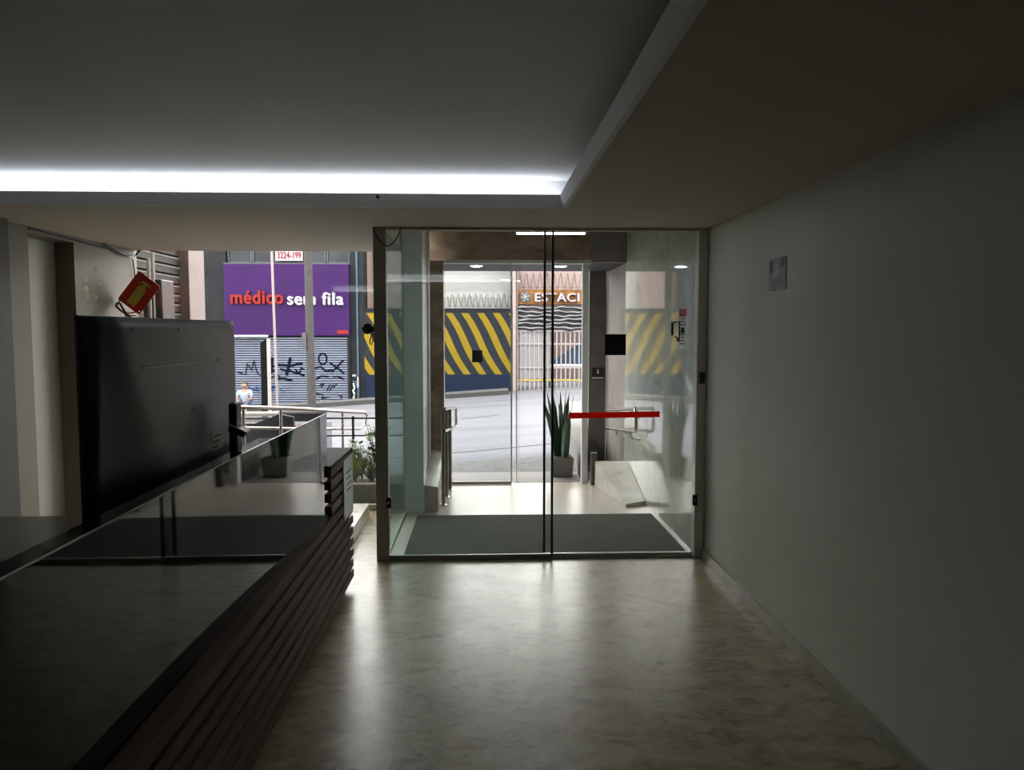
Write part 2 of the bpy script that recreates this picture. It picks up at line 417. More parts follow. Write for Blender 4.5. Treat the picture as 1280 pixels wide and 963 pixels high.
# lip around the hole, leaning slightly inwards
def lip():
    mb = MB(); h = .072; t = .022; k = .016
    mb.hexa([(HX0, HY1, CZ-.001), (HX1, HY1, CZ-.001), (HX1, HY1+t, CZ-.001), (HX0, HY1+t, CZ-.001)],
            [(HX0, HY1-k, CZ+h), (HX1-k, HY1-k, CZ+h), (HX1-k, HY1-k+t, CZ+h), (HX0, HY1-k+t, CZ+h)])
    mb.hexa([(HX0, HY0, CZ-.001), (HX0, HY0-t, CZ-.001), (HX1, HY0-t, CZ-.001), (HX1, HY0, CZ-.001)],
            [(HX0, HY0+k, CZ+h), (HX0, HY0+k-t, CZ+h), (HX1, HY0+k-t, CZ+h), (HX1-k, HY0+k, CZ+h)])
    mb.hexa([(HX1, HY0, CZ-.001), (HX1+t, HY0, CZ-.001), (HX1+t, HY1+t, CZ-.001), (HX1, HY1, CZ-.001)],
            [(HX1-k, HY0+k, CZ+h), (HX1-k+t, HY0+k, CZ+h), (HX1-k+t, HY1-k+t, CZ+h), (HX1-k, HY1-k, CZ+h)])
    mb.hexa([(HX0, HY0, CZ-.001), (HX0, HY1, CZ-.001), (HX0-t, HY1+t, CZ-.001), (HX0-t, HY0, CZ-.001)],
            [(HX0+k, HY0+k, CZ+h), (HX0+k, HY1-k, CZ+h), (HX0+k-t, HY1-k, CZ+h), (HX0+k-t, HY0+k, CZ+h)])
    return mb
struct('trim_1', lip(), M['ceil2'])
# led strips lying in the channel
for nm, y0, y1, lm, lb in (('led_strip', HY1+.098, HY1+.112, 'led', 'cold white light strip in the ceiling recess edge nearest the doors'),
                       ('led_strip', HY0-.112, HY0-.098, 'led_rear', 'cold white light strip in the ceiling recess edge furthest from the doors')):
    t = thing(nm, lb, 'light strip', ((HX0+HX1)/2, (y0+y1)/2, CF))
    MB().box(HX0-.06, HX1+.0, y0-.004, y1+.004, CF, CF+.012).build('profile', M['alu'], t)
    MB().box(HX0-.06, HX1+.0, y0, y1, CF+.012, CF+.018).build('diffuser', M[lm], t)
s = thing('ceiling_sensor', 'tiny dark round sensor on the lit recess edge', 'sensor', (-.585, 4.405, 2.352))
MB().lathe((-.585, 4.402, 2.352), [(.010, 0), (.010, -.010), (.006, -.016)], 14, 'y').build('body', M['frame_grey'], s, smooth=True)

# lintel above the doors, vestibule shell, roof
struct('wall_lintel', MB().box(-.76, 1.75, 5.25, 5.36, 2.352, 2.75).box(-.76, -.70, 5.36, 6.88, 2.352, 2.75).box(-4, -.70, 6.80, 6.88, 2.352, 3.4), M['ceil'])
struct('roof', MB().box(-4.2, 1.8, -3.3, 6.88, 2.76, 2.9).box(-.7, 6, 5.3, 9.6, 2.92, 3.4), M['ceil'])
struct('ceiling_vestibule', MB().box(-.70, 1.75, 5.36, 8.0, 2.75, 2.90), M['ceil'])
struct('wall_vestibule_right', MB().box(1.50, 1.75, 5.365, 8.04, 0, 2.75), M['marble'])
struct('wall_porch_right', MB().box(1.505, 1.75, 8.045, 9.3, -.1, 2.9), M['marble_matt'])
struct('pillar_vestibule_left', MB().box(-.692, -.517, 6.68, 7.0, 0, 2.75), M['pale_plate'])
struct('wall_vestibule_left', MB().box(-.66, -.53, 7.0, 7.84, 0, 2.75), M['greyst'])
struct('pillar_outer_left', MB().box(-.62, -.395, 7.845, 8.10, 0, 2.31), M['brown'])
struct('pillar_outer_right', MB().box(1.295, 1.504, 9.305, 9.5, -.1, 2.92), M['pillar'])
struct('trim_10', MB().box(1.122, 1.185, 7.85, 7.90, 0, .34), M['pillar'], bevel=.003)
struct('wall_fascia', MB().box(-.69, 1.12, 8.0, 8.10, 2.315, 2.92), M['brown'])
struct('wall_fascia_right', MB().box(1.121, 1.499, 8.0, 8.10, 2.312, 2.92), M['marble_matt'])
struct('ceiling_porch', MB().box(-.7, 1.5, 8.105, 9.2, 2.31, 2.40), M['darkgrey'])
struct('trim_2', MB().box(-.53, -.515, 7.55, 7.60, .35, 2.6).box(-.53, -.515, 7.42, 7.46, .35, 2.6), M['alu'])
struct('trim_3', MB().box(-.395, 1.125, 7.90, 7.995, 2.29, 2.325), M['alu'], bevel=.003)

# ------------------------------------------------------------------ inner sliding doors (structure)
# posts, track
struct('trim_4', MB().box(-.738, -.652, 5.27, 5.345, 0, 2.30), M['alu_dark'], bevel=.004)
struct('trim_5', MB().box(1.487, 1.556, 5.27, 5.36, 0, 2.30), M['alu'], bevel=.004)
struct('trim_6', MB().box(-.652, 1.487, 5.27, 5.355, 2.284, 2.2995), M['ceil'], bevel=.003)
struct('trim_7', MB().box(-.652, 1.487, 5.285, 5.365, 0, .006), M['alu_dark'])
d1 = MB().box(-.650, .49, 5.296, 5.304, .035, 2.283)
d1 = struct('door_1', d1, M['glass'])
MB().box(-.650, .49, 5.288, 5.312, .006, .036).build('bottom_rail', M['alu_dark'], d1, bevel=.002)
MB().box(.476, .492, 5.292, 5.308, .036, 2.283).build('edge_seal', M['black'], d1)
d2 = struct('door_2', MB().box(.425, 1.485, 5.326, 5.334, .03, 2.283), M['glass'])
MB().box(.425, 1.485, 5.318, 5.342, .008, .030).build('bottom_rail', M['alu'], d2, bevel=.002)
MB().box(.423, .439, 5.320, 5.340, .036, 2.283).build('edge_seal', M['black'], d2)
# side glass and front glass on the left
w1 = struct('window_1', MB().box(-.684, -.676, 5.35, 6.675, .02, 2.30), M['glass_green'])
MB().box(-.690, -.670, 5.35, 6.675, 0, .022).build('bottom_rail', M['alu_dark'], w1)
w2 = struct('window_2', MB().box(-3.03, -.70, 6.836, 6.844, .05, 2.30), M['glass'])
MB().box(-3.03, -.70, 6.82, 6.86, 0, .05).build('bottom_rail', M['palegrey'], w2)
# lock patches
for nm, x0, x1, z0, z1, y, lb in (('door_lock', -.665, -.632, .38, .455, 5.262, 'small black lock block low on the dark post left of the doors'),
                              ('door_lock', 1.468, 1.502, .38, .455, 5.262, 'small black lock block low on the right door post')):
    t = thing(nm, lb, 'lock', ((x0+x1)/2, y, z0), 'black lock blocks on the door posts')
    MB().box(x0, x1, y-.012, y+.012, z0, z1).build('body', M['black'], t, bevel=.004)
    MB().lathe(((x0+x1)/2, y-.012, (z0+z1)/2), [(.007, 0), (.007, -.004)], 12, 'y').build('cylinder_core', M['alu'], t)
t = thing('wall_switch', 'small grey push switch halfway up the right door post', 'switch', (1.522, 5.262, 1.27))
MB().box(1.503, 1.541, 5.256, 5.271, 1.235, 1.315).build('plate', M['frame_grey'], t, bevel=.003)
MB().lathe((1.522, 5.256, 1.275), [(.010, 0), (.010, -.006)], 14, 'y').build('button', M['black'], t)

# door handle (pull) and notices on the right leaf
t = thing('pull_handle', 'grey metal pull handle on the right glass door', 'handle', (1.345, 5.30, 1.6))
MB().tube([(1.322, 5.326, 1.655), (1.326, 5.285, 1.66), (1.362, 5.285, 1.668), (1.364, 5.285, 1.56), (1.355, 5.285, 1.548), (1.335, 5.285, 1.565)], .006, 8).build('bar', M['grey_metal'], t, smooth=True)
MB().box(1.315, 1.33, 5.316, 5.326, 1.57, 1.665).build('back_plate', M['grey_metal'], t, bevel=.002)
MB().lathe((1.357, 5.285, 1.545), [(.011, -.018), (.011, .008)], 12, 'z').build('end_knob', M['black'], t)

t = thing('door_notice', 'narrow white strip notice with pink red head on right door', 'notice', (1.40, 5.324, 1.475))
MB().quad([(1.370, 5.3255, 1.475), (1.423, 5.3255, 1.475), (1.423, 5.3255, 1.700), (1.370, 5.3255, 1.700)]).build('sheet', M['paper'], t)
MB().quad([(1.370, 5.3255, 1.70), (1.423, 5.3255, 1.70), (1.423, 5.3255, 1.756), (1.370, 5.3255, 1.756)]).build('red_band', M['paper_pink'], t)
MB().box(1.372, 1.40, 5.324, 5.3252, 1.705, 1.715).build('red_line', M['pinklabel'], t)
mb = MB()
for i in range(9):
    w = .012 + .010*((i*7) % 3)/2
    mb.box(1.397-w, 1.397+w, 5.324, 5.3252, 1.69-i*.022-.006, 1.69-i*.022)
mb.box(1.386, 1.408, 5.324, 5.3252, 1.585, 1.625)
mb.build('print', M['ink'], t)

t = thing('door_plaque', 'large square black plaque on the right glass door', 'plaque', (.925, 5.322, 1.44))
MB().box(.852, .998, 5.316, 5.3255, 1.432, 1.578).build('plate', M['black_matte'], t, bevel=.002)
mb = MB(); ring = [(.922+.017*math.cos(a*PI/12), 5.315, 1.540+.017*math.sin(a*PI/12)) for a in range(24)]
mb.tube(ring, .0016, 6, closed=True); mb.tube([(.912, 5.315, 1.530), (.932, 5.315, 1.550)], .0016, 6)
mb.box(.886, .958, 5.3145, 5.3165, 1.500, 1.504).box(.875, .965, 5.3145, 5.3165, 1.486, 1.490)
mb.build('emblem', M['inkfaint'], t)

t = thing('red_tape', 'bright red warning tape strip across the right glass door', 'tape', (.925, 5.322, 1.0))
MB().quad([(.605, 5.3252, .988), (1.244, 5.3252, .996), (1.244, 5.3252, 1.038), (.602, 5.3252, 1.030)]).build('strip', M['tape'], t)

# round intercom with cable on the left of the post, hanging cable loop at its top
t = thing('round_speaker', 'round black speaker with dangling cable on the dark door post', 'speaker', (-.775, 5.30, 1.6))
MB().lathe((-.785, 5.31, 1.615), [(.020, .012), (.036, .006), (.038, -.02), (.030, -.032), (.010, -.028)], 24, 'y').build('housing', M['black'], t, smooth=True)
MB().box(-.762, -.735, 5.295, 5.325, 1.60, 1.632).build('bracket', M['black'], t)
MB().tube([(-.752, 5.30, 1.605), (-.744, 5.285, 1.57), (-.748, 5.28, 1.53), (-.758, 5.28, 1.505), (-.768, 5.28, 1.515), (-.764, 5.285, 1.55), (-.75, 5.29, 1.58)], .004, 6).build('cable', M['black'], t, smooth=True)
mb = MB().tube([(-.735+.19*i/12, 5.262, 2.298-.125*math.sin(PI*i/12)**.8) for i in range(13)], .004, 6)
tag(mb.build('hanging_cable', M['black'], None, origin=(-.64, 5.262, 2.29), smooth=True), 'thin black cable looping down from the ceiling at the dark door post', 'cable')

# lamp behind the lintel
t = thing('linear_lamp', 'bright linear ceiling lamp just inside the glass doors', 'lamp', (.52, 5.47, 2.75))
MB().box(.24, .73, 5.44, 5.50, 2.290, 2.320).build('housing', M['white'], t, bevel=.004)
MB().box(.245, .725, 5.455, 5.485, 2.284, 2.290).build('tube', M['lamp'], t)
for xx in (.30, .66): MB().box(xx, xx+.01, 5.465, 5.475, 2.32, 2.75).build('hanger', M['alu'], t)

# mat
tag(MB().box(-.565, 1.47, 5.40, 6.56, 0, .012).build('door_mat', M['mat'], None, origin=(.45, 5.98, 0), bevel=.004), 'wide charcoal entrance mat on the beige floor behind the glass doors', 'mat')

# poster on right wall
t = thing('poster', 'small faded grey poster on the right wall', 'poster', (1.553, 4.1, 1.9))
MB().box(1.5515, 1.556, 3.905, 4.135, 1.815, 1.985).build('sheet', M['greywhite'], t)
MB().box(1.550, 1.5516, 3.925, 3.965, 1.93, 1.983).build('dark_corner', M['ink2'], t)
MB().box(1.550, 1.5516, 4.085, 4.125, 1.91, 1.97).build('dark_corner', M['ink2'], t)
MB().box(1.550, 1.5516, 3.985, 4.075, 1.88, 1.955).box(1.550, 1.5516, 3.93, 4.10, 1.825, 1.832).build('print', M['print_grey'], t)

# ------------------------------------------------------------------ vestibule furniture
# marble wedges
tag(MB().hexa([(1.16, 7.84, 0), (1.30, 6.84, 0), (1.498, 6.94, 0), (1.498, 7.84, 0)], [(1.16, 7.84, .255), (1.30, 6.84, .028), (1.498, 6.94, .035), (1.498, 7.84, .255)])
    .build('marble_wedge', M['bench'], None, origin=(1.35, 7.4, 0), bevel=.003), 'sloping pale marble wedge along the polished right wall', 'marble slab')
tag(MB().hexa([(-.525, 6.74, 0), (-.395, 6.74, 0), (-.395, 7.84, 0), (-.525, 7.84, 0)], [(-.525, 6.74, .24), (-.395, 6.74, .22), (-.395, 7.84, .37), (-.525, 7.84, .39)])
    .build('marble_plinth', M['bench'], None, origin=(-.46, 7.3, 0), bevel=.003), 'low pale marble plinth behind the pale left pilaster', 'marble slab')
# handrails
def rr(pts, r=.017): return MB().tube(pts, r, 12)
t = thing('wall_handrail', 'double stainless handrail on the polished right wall', 'handrail', (1.42, 7.9, .6))
rr([(1.42, 7.06, .884), (1.42, 8.72, .70)]).build('upper_rail', M['chrome'], t, smooth=True)
rr([(1.42, 7.06, .666), (1.42, 8.72, .49)]).build('lower_rail', M['chrome'], t, smooth=True)
MB().tube([(1.42, 7.06, .884), (1.42, 7.02, .85), (1.42, 7.02, .70), (1.42, 7.06, .666)], .017, 12).build('end_loop', M['chrome'], t, smooth=True)
for zz, yy in ((.866, 7.27), (.648, 7.27), (.775, 8.03), (.565, 8.03)):
    b = MB().tube([(1.42, yy, zz), (1.42, yy, zz-.055), (1.44, yy, zz-.078), (1.50, yy, zz-.085)], .0065, 8).build('bracket', M['chrome'], t, smooth=True)
    MB().lathe((1.501, yy, zz-.085), [(.024, 0), (.024, -.006), (.014, -.01)], 16, 'x').build('wall_flange', M['chrome'], b, smooth=True)
t = thing('post_handrail', 'double stainless handrail on three posts by the marble plinth', 'handrail', (-.35, 7.3, 0))
for xx, yy in ((-.362, 6.99), (-.348, 7.33), (-.328, 7.66)):
    p = MB().tube([(xx, yy, 0), (xx, yy, .89-.1*(yy-7))], .018, 12).build('post', M['steel_pink'], t, smooth=True)
    MB().lathe((xx, yy, 0), [(.030, .002), (.030, .008), (.022, .013)], 20, 'z').build('base_flange', M['chrome'], p, smooth=True)
rr([(-.350, 6.95, .895), (-.305, 8.5, .75)]).build('upper_rail', M['chrome'], t, smooth=True)
rr([(-.350, 6.95, .69), (-.305, 8.5, .54)]).build('lower_rail', M['chrome'], t, smooth=True)
MB().tube([(-.305, 8.5, .75), (-.298, 8.55, .74), (-.298, 8.55, .55), (-.305, 8.5, .54)], .017, 12).build('end_loop', M['chrome'], t, smooth=True)

# outer sliding door
d3 = struct('door_3', MB().box(-.39, .300, 7.945, 7.953, .03, 2.29), M['glass_white'])
MB().box(-.39, .300, 7.935, 7.963, .004, .03).build('bottom_rail', M['alu_dark'], d3)
MB().box(.292, .308, 7.938, 7.96, .03, 2.29).build('edge_profile', M['alu'], d3)
d5 = struct('door_5', MB().box(.345, .395, 8.055, 8.063, .01, 2.29), M['glass'])
MB().box(.352, .362, 8.05, 8.068, .01, 2.29).build('edge_profile', M['alu'], d5)
struct('trim_8', MB().box(1.035, 1.10, 7.94, 8.0, 0, 2.30), M['silver'], bevel=.004)
t = thing('door_plaque', 'small black square plaque on the outer glass door', 'plaque', (-.05, 7.94, 1.3))
MB().box(-.108, 0.0, 7.934, 7.944, 1.277, 1.402).build('plate', M['black_matte'], t, bevel=.002)
MB().box(-.085, -.02, 7.932, 7.9345, 1.355, 1.359).box(-.085, -.02, 7.932, 7.9345, 1.325, 1.328).build('print', M['inkfaint'], t)
t = thing('wall_plaque', 'small black plaque with white symbol and stripe on grey pillar', 'plaque', (1.40, 9.30, 1.0))
MB().box(1.330, 1.478, 9.290, 9.3045, 1.008, 1.155).build('plate', M['black_matte'], t, bevel=.002)
MB().box(1.338, 1.470, 9.286, 9.290, 1.022, 1.038).build('stripe', M['white'], t)
MB().lathe((1.404, 9.290, 1.122), [(.012, 0), (.012, -.003)], 14, 'y').lathe((1.404, 9.290, 1.095), [(.014, 0), (.014, -.003)], 14, 'y').build('symbol', M['white'], t)
# downlights
for k, (xx, lb) in enumerate(((-.06, 'round lit downlight in porch soffit above the outer glass door'), (.845, 'round lit downlight in porch soffit above the potted snake plant'))):
    t = thing('downlight', lb, 'downlight', (xx, 8.32, 2.31), 'porch downlights')
    MB().lathe((xx, 8.32, 2.309), [(.085, 0), (.085, -.008), (.066, -.014)], 28, 'z').build('ring', M['white'], t, smooth=True)
    MB().lathe((xx, 8.32, 2.296), [(.064, 0), (.050, -.006)], 28, 'z').build('lens', M['down'], t, smooth=True)

# potted snake plant
def snake_plant(cx, cy, z0, w, h, top, lb):
    t = thing('potted_snake_plant', lb, 'potted plant', (cx, cy, z0))
    a = w/2; b = a*.86
    MB().hexa([(cx-b, cy-b, z0), (cx+b, cy-b, z0), (cx+b, cy+b, z0), (cx-b, cy+b, z0)], [(cx-a, cy-a, z0+h), (cx+a, cy-a, z0+h), (cx+a, cy+a, z0+h), (cx-a, cy+a, z0+h)]).build('pot', M['planter'], t, bevel=.008)
    MB().box(cx-a*.9, cx+a*.9, cy-a*.9, cy+a*.9, z0+h-.02, z0+h+.004).build('soil', M['soil'], t)
    random.seed(11)
    for i in range(20):
        ang = random.uniform(0, 2*PI); r = random.uniform(.1, .75)*a
        bx, by = cx+r*math.cos(ang), cy+r*math.sin(ang)
        L = (top-h)*random.uniform(.62, 1.0); lean = random.uniform(.02, .13)*(1.4 if i % 4 == 0 else 1)
        la = ang+random.uniform(-.5, .5)
        tw = random.uniform(0, PI); cs = []; ws = []
        W0 = random.uniform(.020, .032)
        for k in range(9):
            u = k/8
            p = Vector((bx+lean*math.cos(la)*u**1.5*L*1.6, by+lean*math.sin(la)*u**1.5*L*1.6, z0+h-.01+L*u))
            q = tw+u*.5
            s = Vector((math.cos(q), math.sin(q), 0)); n = Vector((-math.sin(q), math.cos(q), 0))
            cs.append((p, s, n)); ws.append(W0*(.7+.6*math.sin(PI*min(u*.75+.1, 1)))*(1 if u < .75 else max(.04, (1-u)/.25)))
        MB().strip(cs, ws, .003).build('leaf', M['leaf_dark'], t, smooth=True)
    return t
snake_plant(.875, 8.40, 0, .245, .215, .96, 'tall dark snake plant in square beige pot outside the open door')
struct('wall_porch_low', MB().hexa([(1.06, 8.15, -.1), (1.12, 8.15, -.1), (1.40, 10.6, -.1), (1.06, 10.6, -.1)], [(1.06, 8.15, .22), (1.12, 8.15, .22), (1.40, 10.6, .62), (1.06, 10.6, .62)]), M['white_wall'])

# ------------------------------------------------------------------ reception counter
GX = -.85
GE = 4.10
t = thing('reception_counter', 'long reception counter with black glass front over dark wood slats', 'counter', (-.95, 2.5, 0))
# the tall front glass is slightly bowed towards its far end
ys = [-1.6, 0, 1.0, 1.6] + [1.9+(GE-1.9)*i/48 for i in range(49)]
gx = []; xx = -.884
for i, y in enumerate(ys):
    if i:
        m_ = (y+ys[i-1])/2
        xx += math.tan(math.radians(1.95)*min(1, max(0, (m_-1.9)/1.3)))*(y-ys[i-1])
    gx.append(xx)
def gtop(y): return 1.142+.018*max(0, (y-1.4)/2.7)
bmg = MB(); rows = []
for x_, y in zip(gx, ys):
    rows.append([bmg.bm.verts.new(p) for p in ((x_, y, .589), (x_, y, gtop(y)), (x_-.012, y, gtop(y)), (x_-.012, y, .589))])
for r0, r1 in zip(rows, rows[1:]):
    for k in range(4): bmg.bm.faces.new((r0[k], r0[(k+1) % 4], r1[(k+1) % 4], r1[k]))
bmg.bm.faces.new(rows[0][::-1]); bmg.bm.faces.new(rows[-1])
bmg.build('glass_front', M['black_glass'], t, smooth=True)
bme = MB(); rows = []
for x_, y in zip(gx, ys):
    z = gtop(y)
    rows.append([bme.bm.verts.new(p) for p in ((x_-.0005, y, z+.0002), (x_-.0005, y, z+.002), (x_-.008, y, z+.002), (x_-.008, y, z+.0002))])
for r0, r1 in zip(rows, rows[1:]):
    for k in range(4): bme.bm.faces.new((r0[k], r0[(k+1) % 4], r1[(k+1) % 4], r1[k]))
tag(bme.build('ledge_edge', M['alu'], t), 'thin bright metal edge')
MB().box(-.960, -.898, -1.6, 3.32, 1.110, 1.141).build('ledge', M['black_top'], t, bevel=.002)
MB().box(-.955, -.899, -1.6, 3.30, .84, 1.109).box(-.97, -.899, -1.6, GE-.01, .05, .84).build('carcass', M['black_matte'], t)
MB().box(-.93, -.862, -1.6, 4.76, 0, .05).build('toe_kick', M['base'], t)
SP = .0685; top = .862
for i in range(12):
    z1 = top-i*SP; z0 = z1-.047
    if z0 < .04: break
    y0 = GE+.004 if z0 > .545 else -1.6
    MB().box(-.880 if z0 < .545 else -.845, -.812, y0, 4.775+.006*math.sin(i*2.3), z0, z1).build('slat', M['wood'], t, bevel=.002)
MB().box(-1.0, -.846, GE+.002, 4.755, .05, .862).build('end_block', M['black_matte'], t)
MB().box(-1.02, -.812, GE+.002, 4.775, .8625, .877).build('end_cap', M['wood_cap'], t, bevel=.002)
t = thing('counter_notice', 'pale notice plate fixed on the slats at counter far end', 'notice', (-.812, 4.59, .47))
MB().box(-.8115, -.805, 4.44, 4.745, .495, .845).build('plate', M['pale_plate'], t)
mb = MB()
for i in range(4): mb.box(-.8052, -.8035, 4.53, 4.68-.02*(i % 2), .755-i*.035, .763-i*.035)
mb.build('print', M['ink'], t)
# lower desk behind
t = thing('reception_desk', 'dark brown wooden desk behind the black reception counter', 'desk', (-1.8, 1.6, 0))
MB().box(-2.75, -.972, -1.2, 3.65, .70, .73).build('top', M['wood2'], t, bevel=.004)
MB().box(-2.70, -2.66, -1.1, 3.6, 0, .70).build('side_panel', M['wood2'], t)
MB().box(-2.65, -.98, 3.56, 3.60, 0, .70).build('back_panel', M['wood2'], t)

# television seen from behind
TX = -1.0
t = thing('television', 'large flat television seen from behind on the reception desk', 'television', (TX-.03, 2.56, .73))
MB().box(TX-.070, TX-.0575, 2.060, 3.165, .985, 1.642).build('screen_panel', M['black'], t, bevel=.004)
def tvd(u, v):  # near lower corner dips in, shaped for a darker reflection there
    wd = .10+.42*(1-v)**1.2
    q = max(0, 1-u/wd); q = q*q*(3-2*q)
    e = max(0, 1-min(u, 1-u, v*.55, (1-v)*.55)/.008)
    return .040*q*(.45+.55*(1-v)) + .010*e*e
tb = MB(); NU, NV = 60, 36; gr = []
for i in range(NU+1):
    u = (i/NU); u = u if 0 < i < NU else u
    gr.append([tb.bm.verts.new((TX-tvd(u, j/NV), 2.063+1.099*u, .988+.651*j/NV)) for j in range(NV+1)])
for i in range(NU):
    for j in range(NV): tb.bm.faces.new((gr[i][j], gr[i+1][j], gr[i+1][j+1], gr[i][j+1]))
rim = [gr[i][0] for i in range(NU+1)] + [gr[NU][j] for j in range(1, NV+1)] + [gr[i][NV] for i in range(NU-1, -1, -1)] + [gr[0][j] for j in range(NV-1, 0, -1)]
low = [tb.bm.verts.new((TX-.057, v.co.y, v.co.z)) for v in rim]
for k in range(len(rim)):
    tb.bm.faces.new((rim[k], rim[(k+1) % len(rim)], low[(k+1) % len(rim)], low[k]))
tb.bm.faces.new(low)
tb.build('back_cover', M['tvback'], t, smooth=True)
MB().box(TX-.002, TX+.005, 2.30, 3.02, 1.489, 1.4935).build('ridge', M['ridge_glint'], t)  # beige colour stands in for light caught along this ridge
MB().box(TX-.002, TX+.007, 2.93, 3.03, 1.487, 1.4955).build('ridge_cap', M['black'], t)
for yy, zz in ((2.24, 1.605), (2.58, 1.605), (3.10, 1.605), (2.68, 1.33), (2.86, 1.345)):
    MB().lathe((TX-.001, yy, zz), [(.007, 0), (.007, .003)], 12, 'x').build('screw', M['black'], t)
MB().box(TX-.001, TX+.0015, 2.855, 2.975, 1.155, 1.225).build('sticker', M['white'], t)
mb = MB()
for i in range(3): mb.box(TX+.001, TX+.0022, 2.87, 2.955-.02*i, 1.21-.02*i-.005, 1.21-.02*i)
mb.build('sticker_print', M['ink'], t)
for yy in (2.2, 2.9):
    MB().tube([(TX-.16, yy, .745), (TX-.07, yy, .80), (TX-.07, yy, 1.0)], .012, 8).box(TX-.20, TX+.015, yy-.015, yy+.015, .7305, .742).build('foot', M['black'], t, bevel=0)
# black device on the ledge
t = thing('card_terminal', 'small black card terminal standing on the counter ledge beside the television', 'card terminal', (-.92, 2.95, 1.141))
MB().box(-.952, -.922, 2.90, 2.965, 1.1412, 1.33).build('stand', M['black'], t, bevel=.006)
MB().box(-.955, -.890, 2.895, 2.975, 1.212, 1.236, rot=Matrix.Rotation(.45, 3, 'Y')).build('handset', M['black'], t, bevel=.006)
MB().box(-.95, -.878, 2.889, 2.901, 1.232, 1.238, rot=Matrix.Rotation(.45, 3, 'Y')).build('trim', M['alu'], t)

# step platform near the front glass
tag(MB().box(-2.9, -.975, 5.45, 6.56, 0, .122).build('marble_step', M['bench'], None, origin=(-1.9, 6.0, 0), bevel=.006), 'low marble step platform beyond the counter end beneath front glass', 'step')

# ------------------------------------------------------------------ left wall items
t = thing('fire_extinguisher_sign', 'tilted red sign with yellow green extinguisher picture projecting from cream wall', 'sign', (-2.84, 6.5, 1.92))
Rm = Matrix.Rotation(math.radians(38), 3, 'Y')
cs = Vector((-2.835, 6.5, 1.915))
def S(u, v, dy=0): return cs + Rm @ Vector((u, dy, v))
a, b_ = .108, .148
pts = []
for (sx, sy, a0) in ((1, 1, 0), (-1, 1, 90), (-1, -1, 180), (1, -1, 270)):
    for k in range(5):
        q = math.radians(a0+k*22.5)
        pts.append(S(sx*(a-.015)+.015*math.cos(q), sy*(b_-.015)+.015*math.sin(q)))
MB().prism(pts, (0, .004, 0)).build('plate', M['red'], t)
body = [(-.038, -.12), (.038, -.12), (.038, .035), (.030, .055), (.014, .066), (.014, .080), (.05, .088), (.05, .10), (.0, .104), (-.03, .098), (-.052, .06), (-.046, .058), (-.024, .085), (-.014, .078), (-.014, .066), (-.030, .055), (-.038, .035)]
MB().prism([S(u, v, -.0025) for u, v in body], (0, .002, 0)).build('pictogram', M['yellow'], t)
MB().tube([S(-.09, -.13, .004), (-3.03, 6.51, 1.80)], .006, 8).build('bracket', M['black'], t)
t = thing('fire_extinguisher', 'red fire extinguisher with black hose hung on the cream wall', 'fire extinguisher', (-2.90, 6.42, 1.18))
MB().lathe((-2.90, 6.42, 1.18), [(.062, 0), (.068, .012), (.068, .45), (.060, .49), (.035, .52), (.018, .53)], 28).build('cylinder', M['red'], t, smooth=True)
MB().lathe((-2.90, 6.42, 1.71), [(.018, 0), (.020, .03), (.012, .045)], 16).build('valve', M['alu'], t, smooth=True)
MB().box(-2.91, -2.80, 6.41, 6.43, 1.745, 1.755, rot=Matrix.Rotation(-.2, 3, 'Y')).box(-2.91, -2.82, 6.41, 6.43, 1.722, 1.730).build('lever', M['red'], t, bevel=.002)
MB().tube([(-2.90, 6.40, 1.735), (-2.93, 6.36, 1.77), (-2.955, 6.35, 1.80), (-2.945, 6.345, 1.825), (-2.92, 6.345, 1.82), (-2.90, 6.345, 1.78), (-2.875, 6.345, 1.735), (-2.84, 6.345, 1.715), (-2.825, 6.35, 1.60), (-2.825, 6.35, 1.40)], .009, 8).build('hose', M['black'], t, smooth=True)
MB().lathe((-2.825, 6.35, 1.30), [(.022, 0), (.012, .09), (.010, .11)], 14).build('nozzle', M['black'], t, smooth=True)
MB().box(-3.03, -2.965, 6.39, 6.45, 1.45, 1.52).build('wall_hook', M['alu'], t)
mb = MB()
random.seed(3)
for i in range(8):
    yy = 5.95+random.uniform(0, .35); zz = 1.98+random.uniform(-.12, .12); r = random.uniform(.012, .04)
    mb.lathe((-3.0305, yy, zz), [(r*random.uniform(.8, 1.2), 0), (r*.7, .0022)], 9, 'x')
tag(mb.build('paint_chips', M['stain'], None, origin=(-3.03, 6.1, 1.98)), 'peeled plaster marks on the cream wall beside the tilted red sign', 'stain', kind='stuff')
mb = MB().tube([(-3.02, 5.3, 2.285), (-3.015, 6.0, 2.27), (-3.02, 6.5, 2.262), (-3.01, 6.8, 2.22), (-3.02, 6.9, 1.9)], .006, 6).tube([(-3.01, 6.3, 2.29), (-3.0, 6.6, 2.235), (-2.985, 6.8, 2.25), (-2.95, 6.81, 2.30)], .008, 6)
tag(mb.build('cable_run', M['black'], None, origin=(-3.02, 6.4, 2.25), smooth=True), 'dark cables running along the top of the cream wall', 'cable')
t = thing('conduit_pipe', 'two pale vertical conduit pipes at the cream wall far end', 'pipe', (-3.03, 7.23, 0))
MB().tube([(-3.06, 7.23, 0), (-3.06, 7.23, 2.26)], .016, 10).build('conduit', M['ivory'], t, smooth=True)
MB().tube([(-3.10, 7.42, 2.08), (-3.10, 7.42, 2.34)], .016, 10).tube([(-3.10, 7.42, 2.08), (-3.10, 7.42, -.3)], .010, 10).build('conduit', M['ivory'], t, smooth=True)

# ------------------------------------------------------------------ left exterior
def gz(x, y): return -.1-.0303*(y-9)+.0664*x
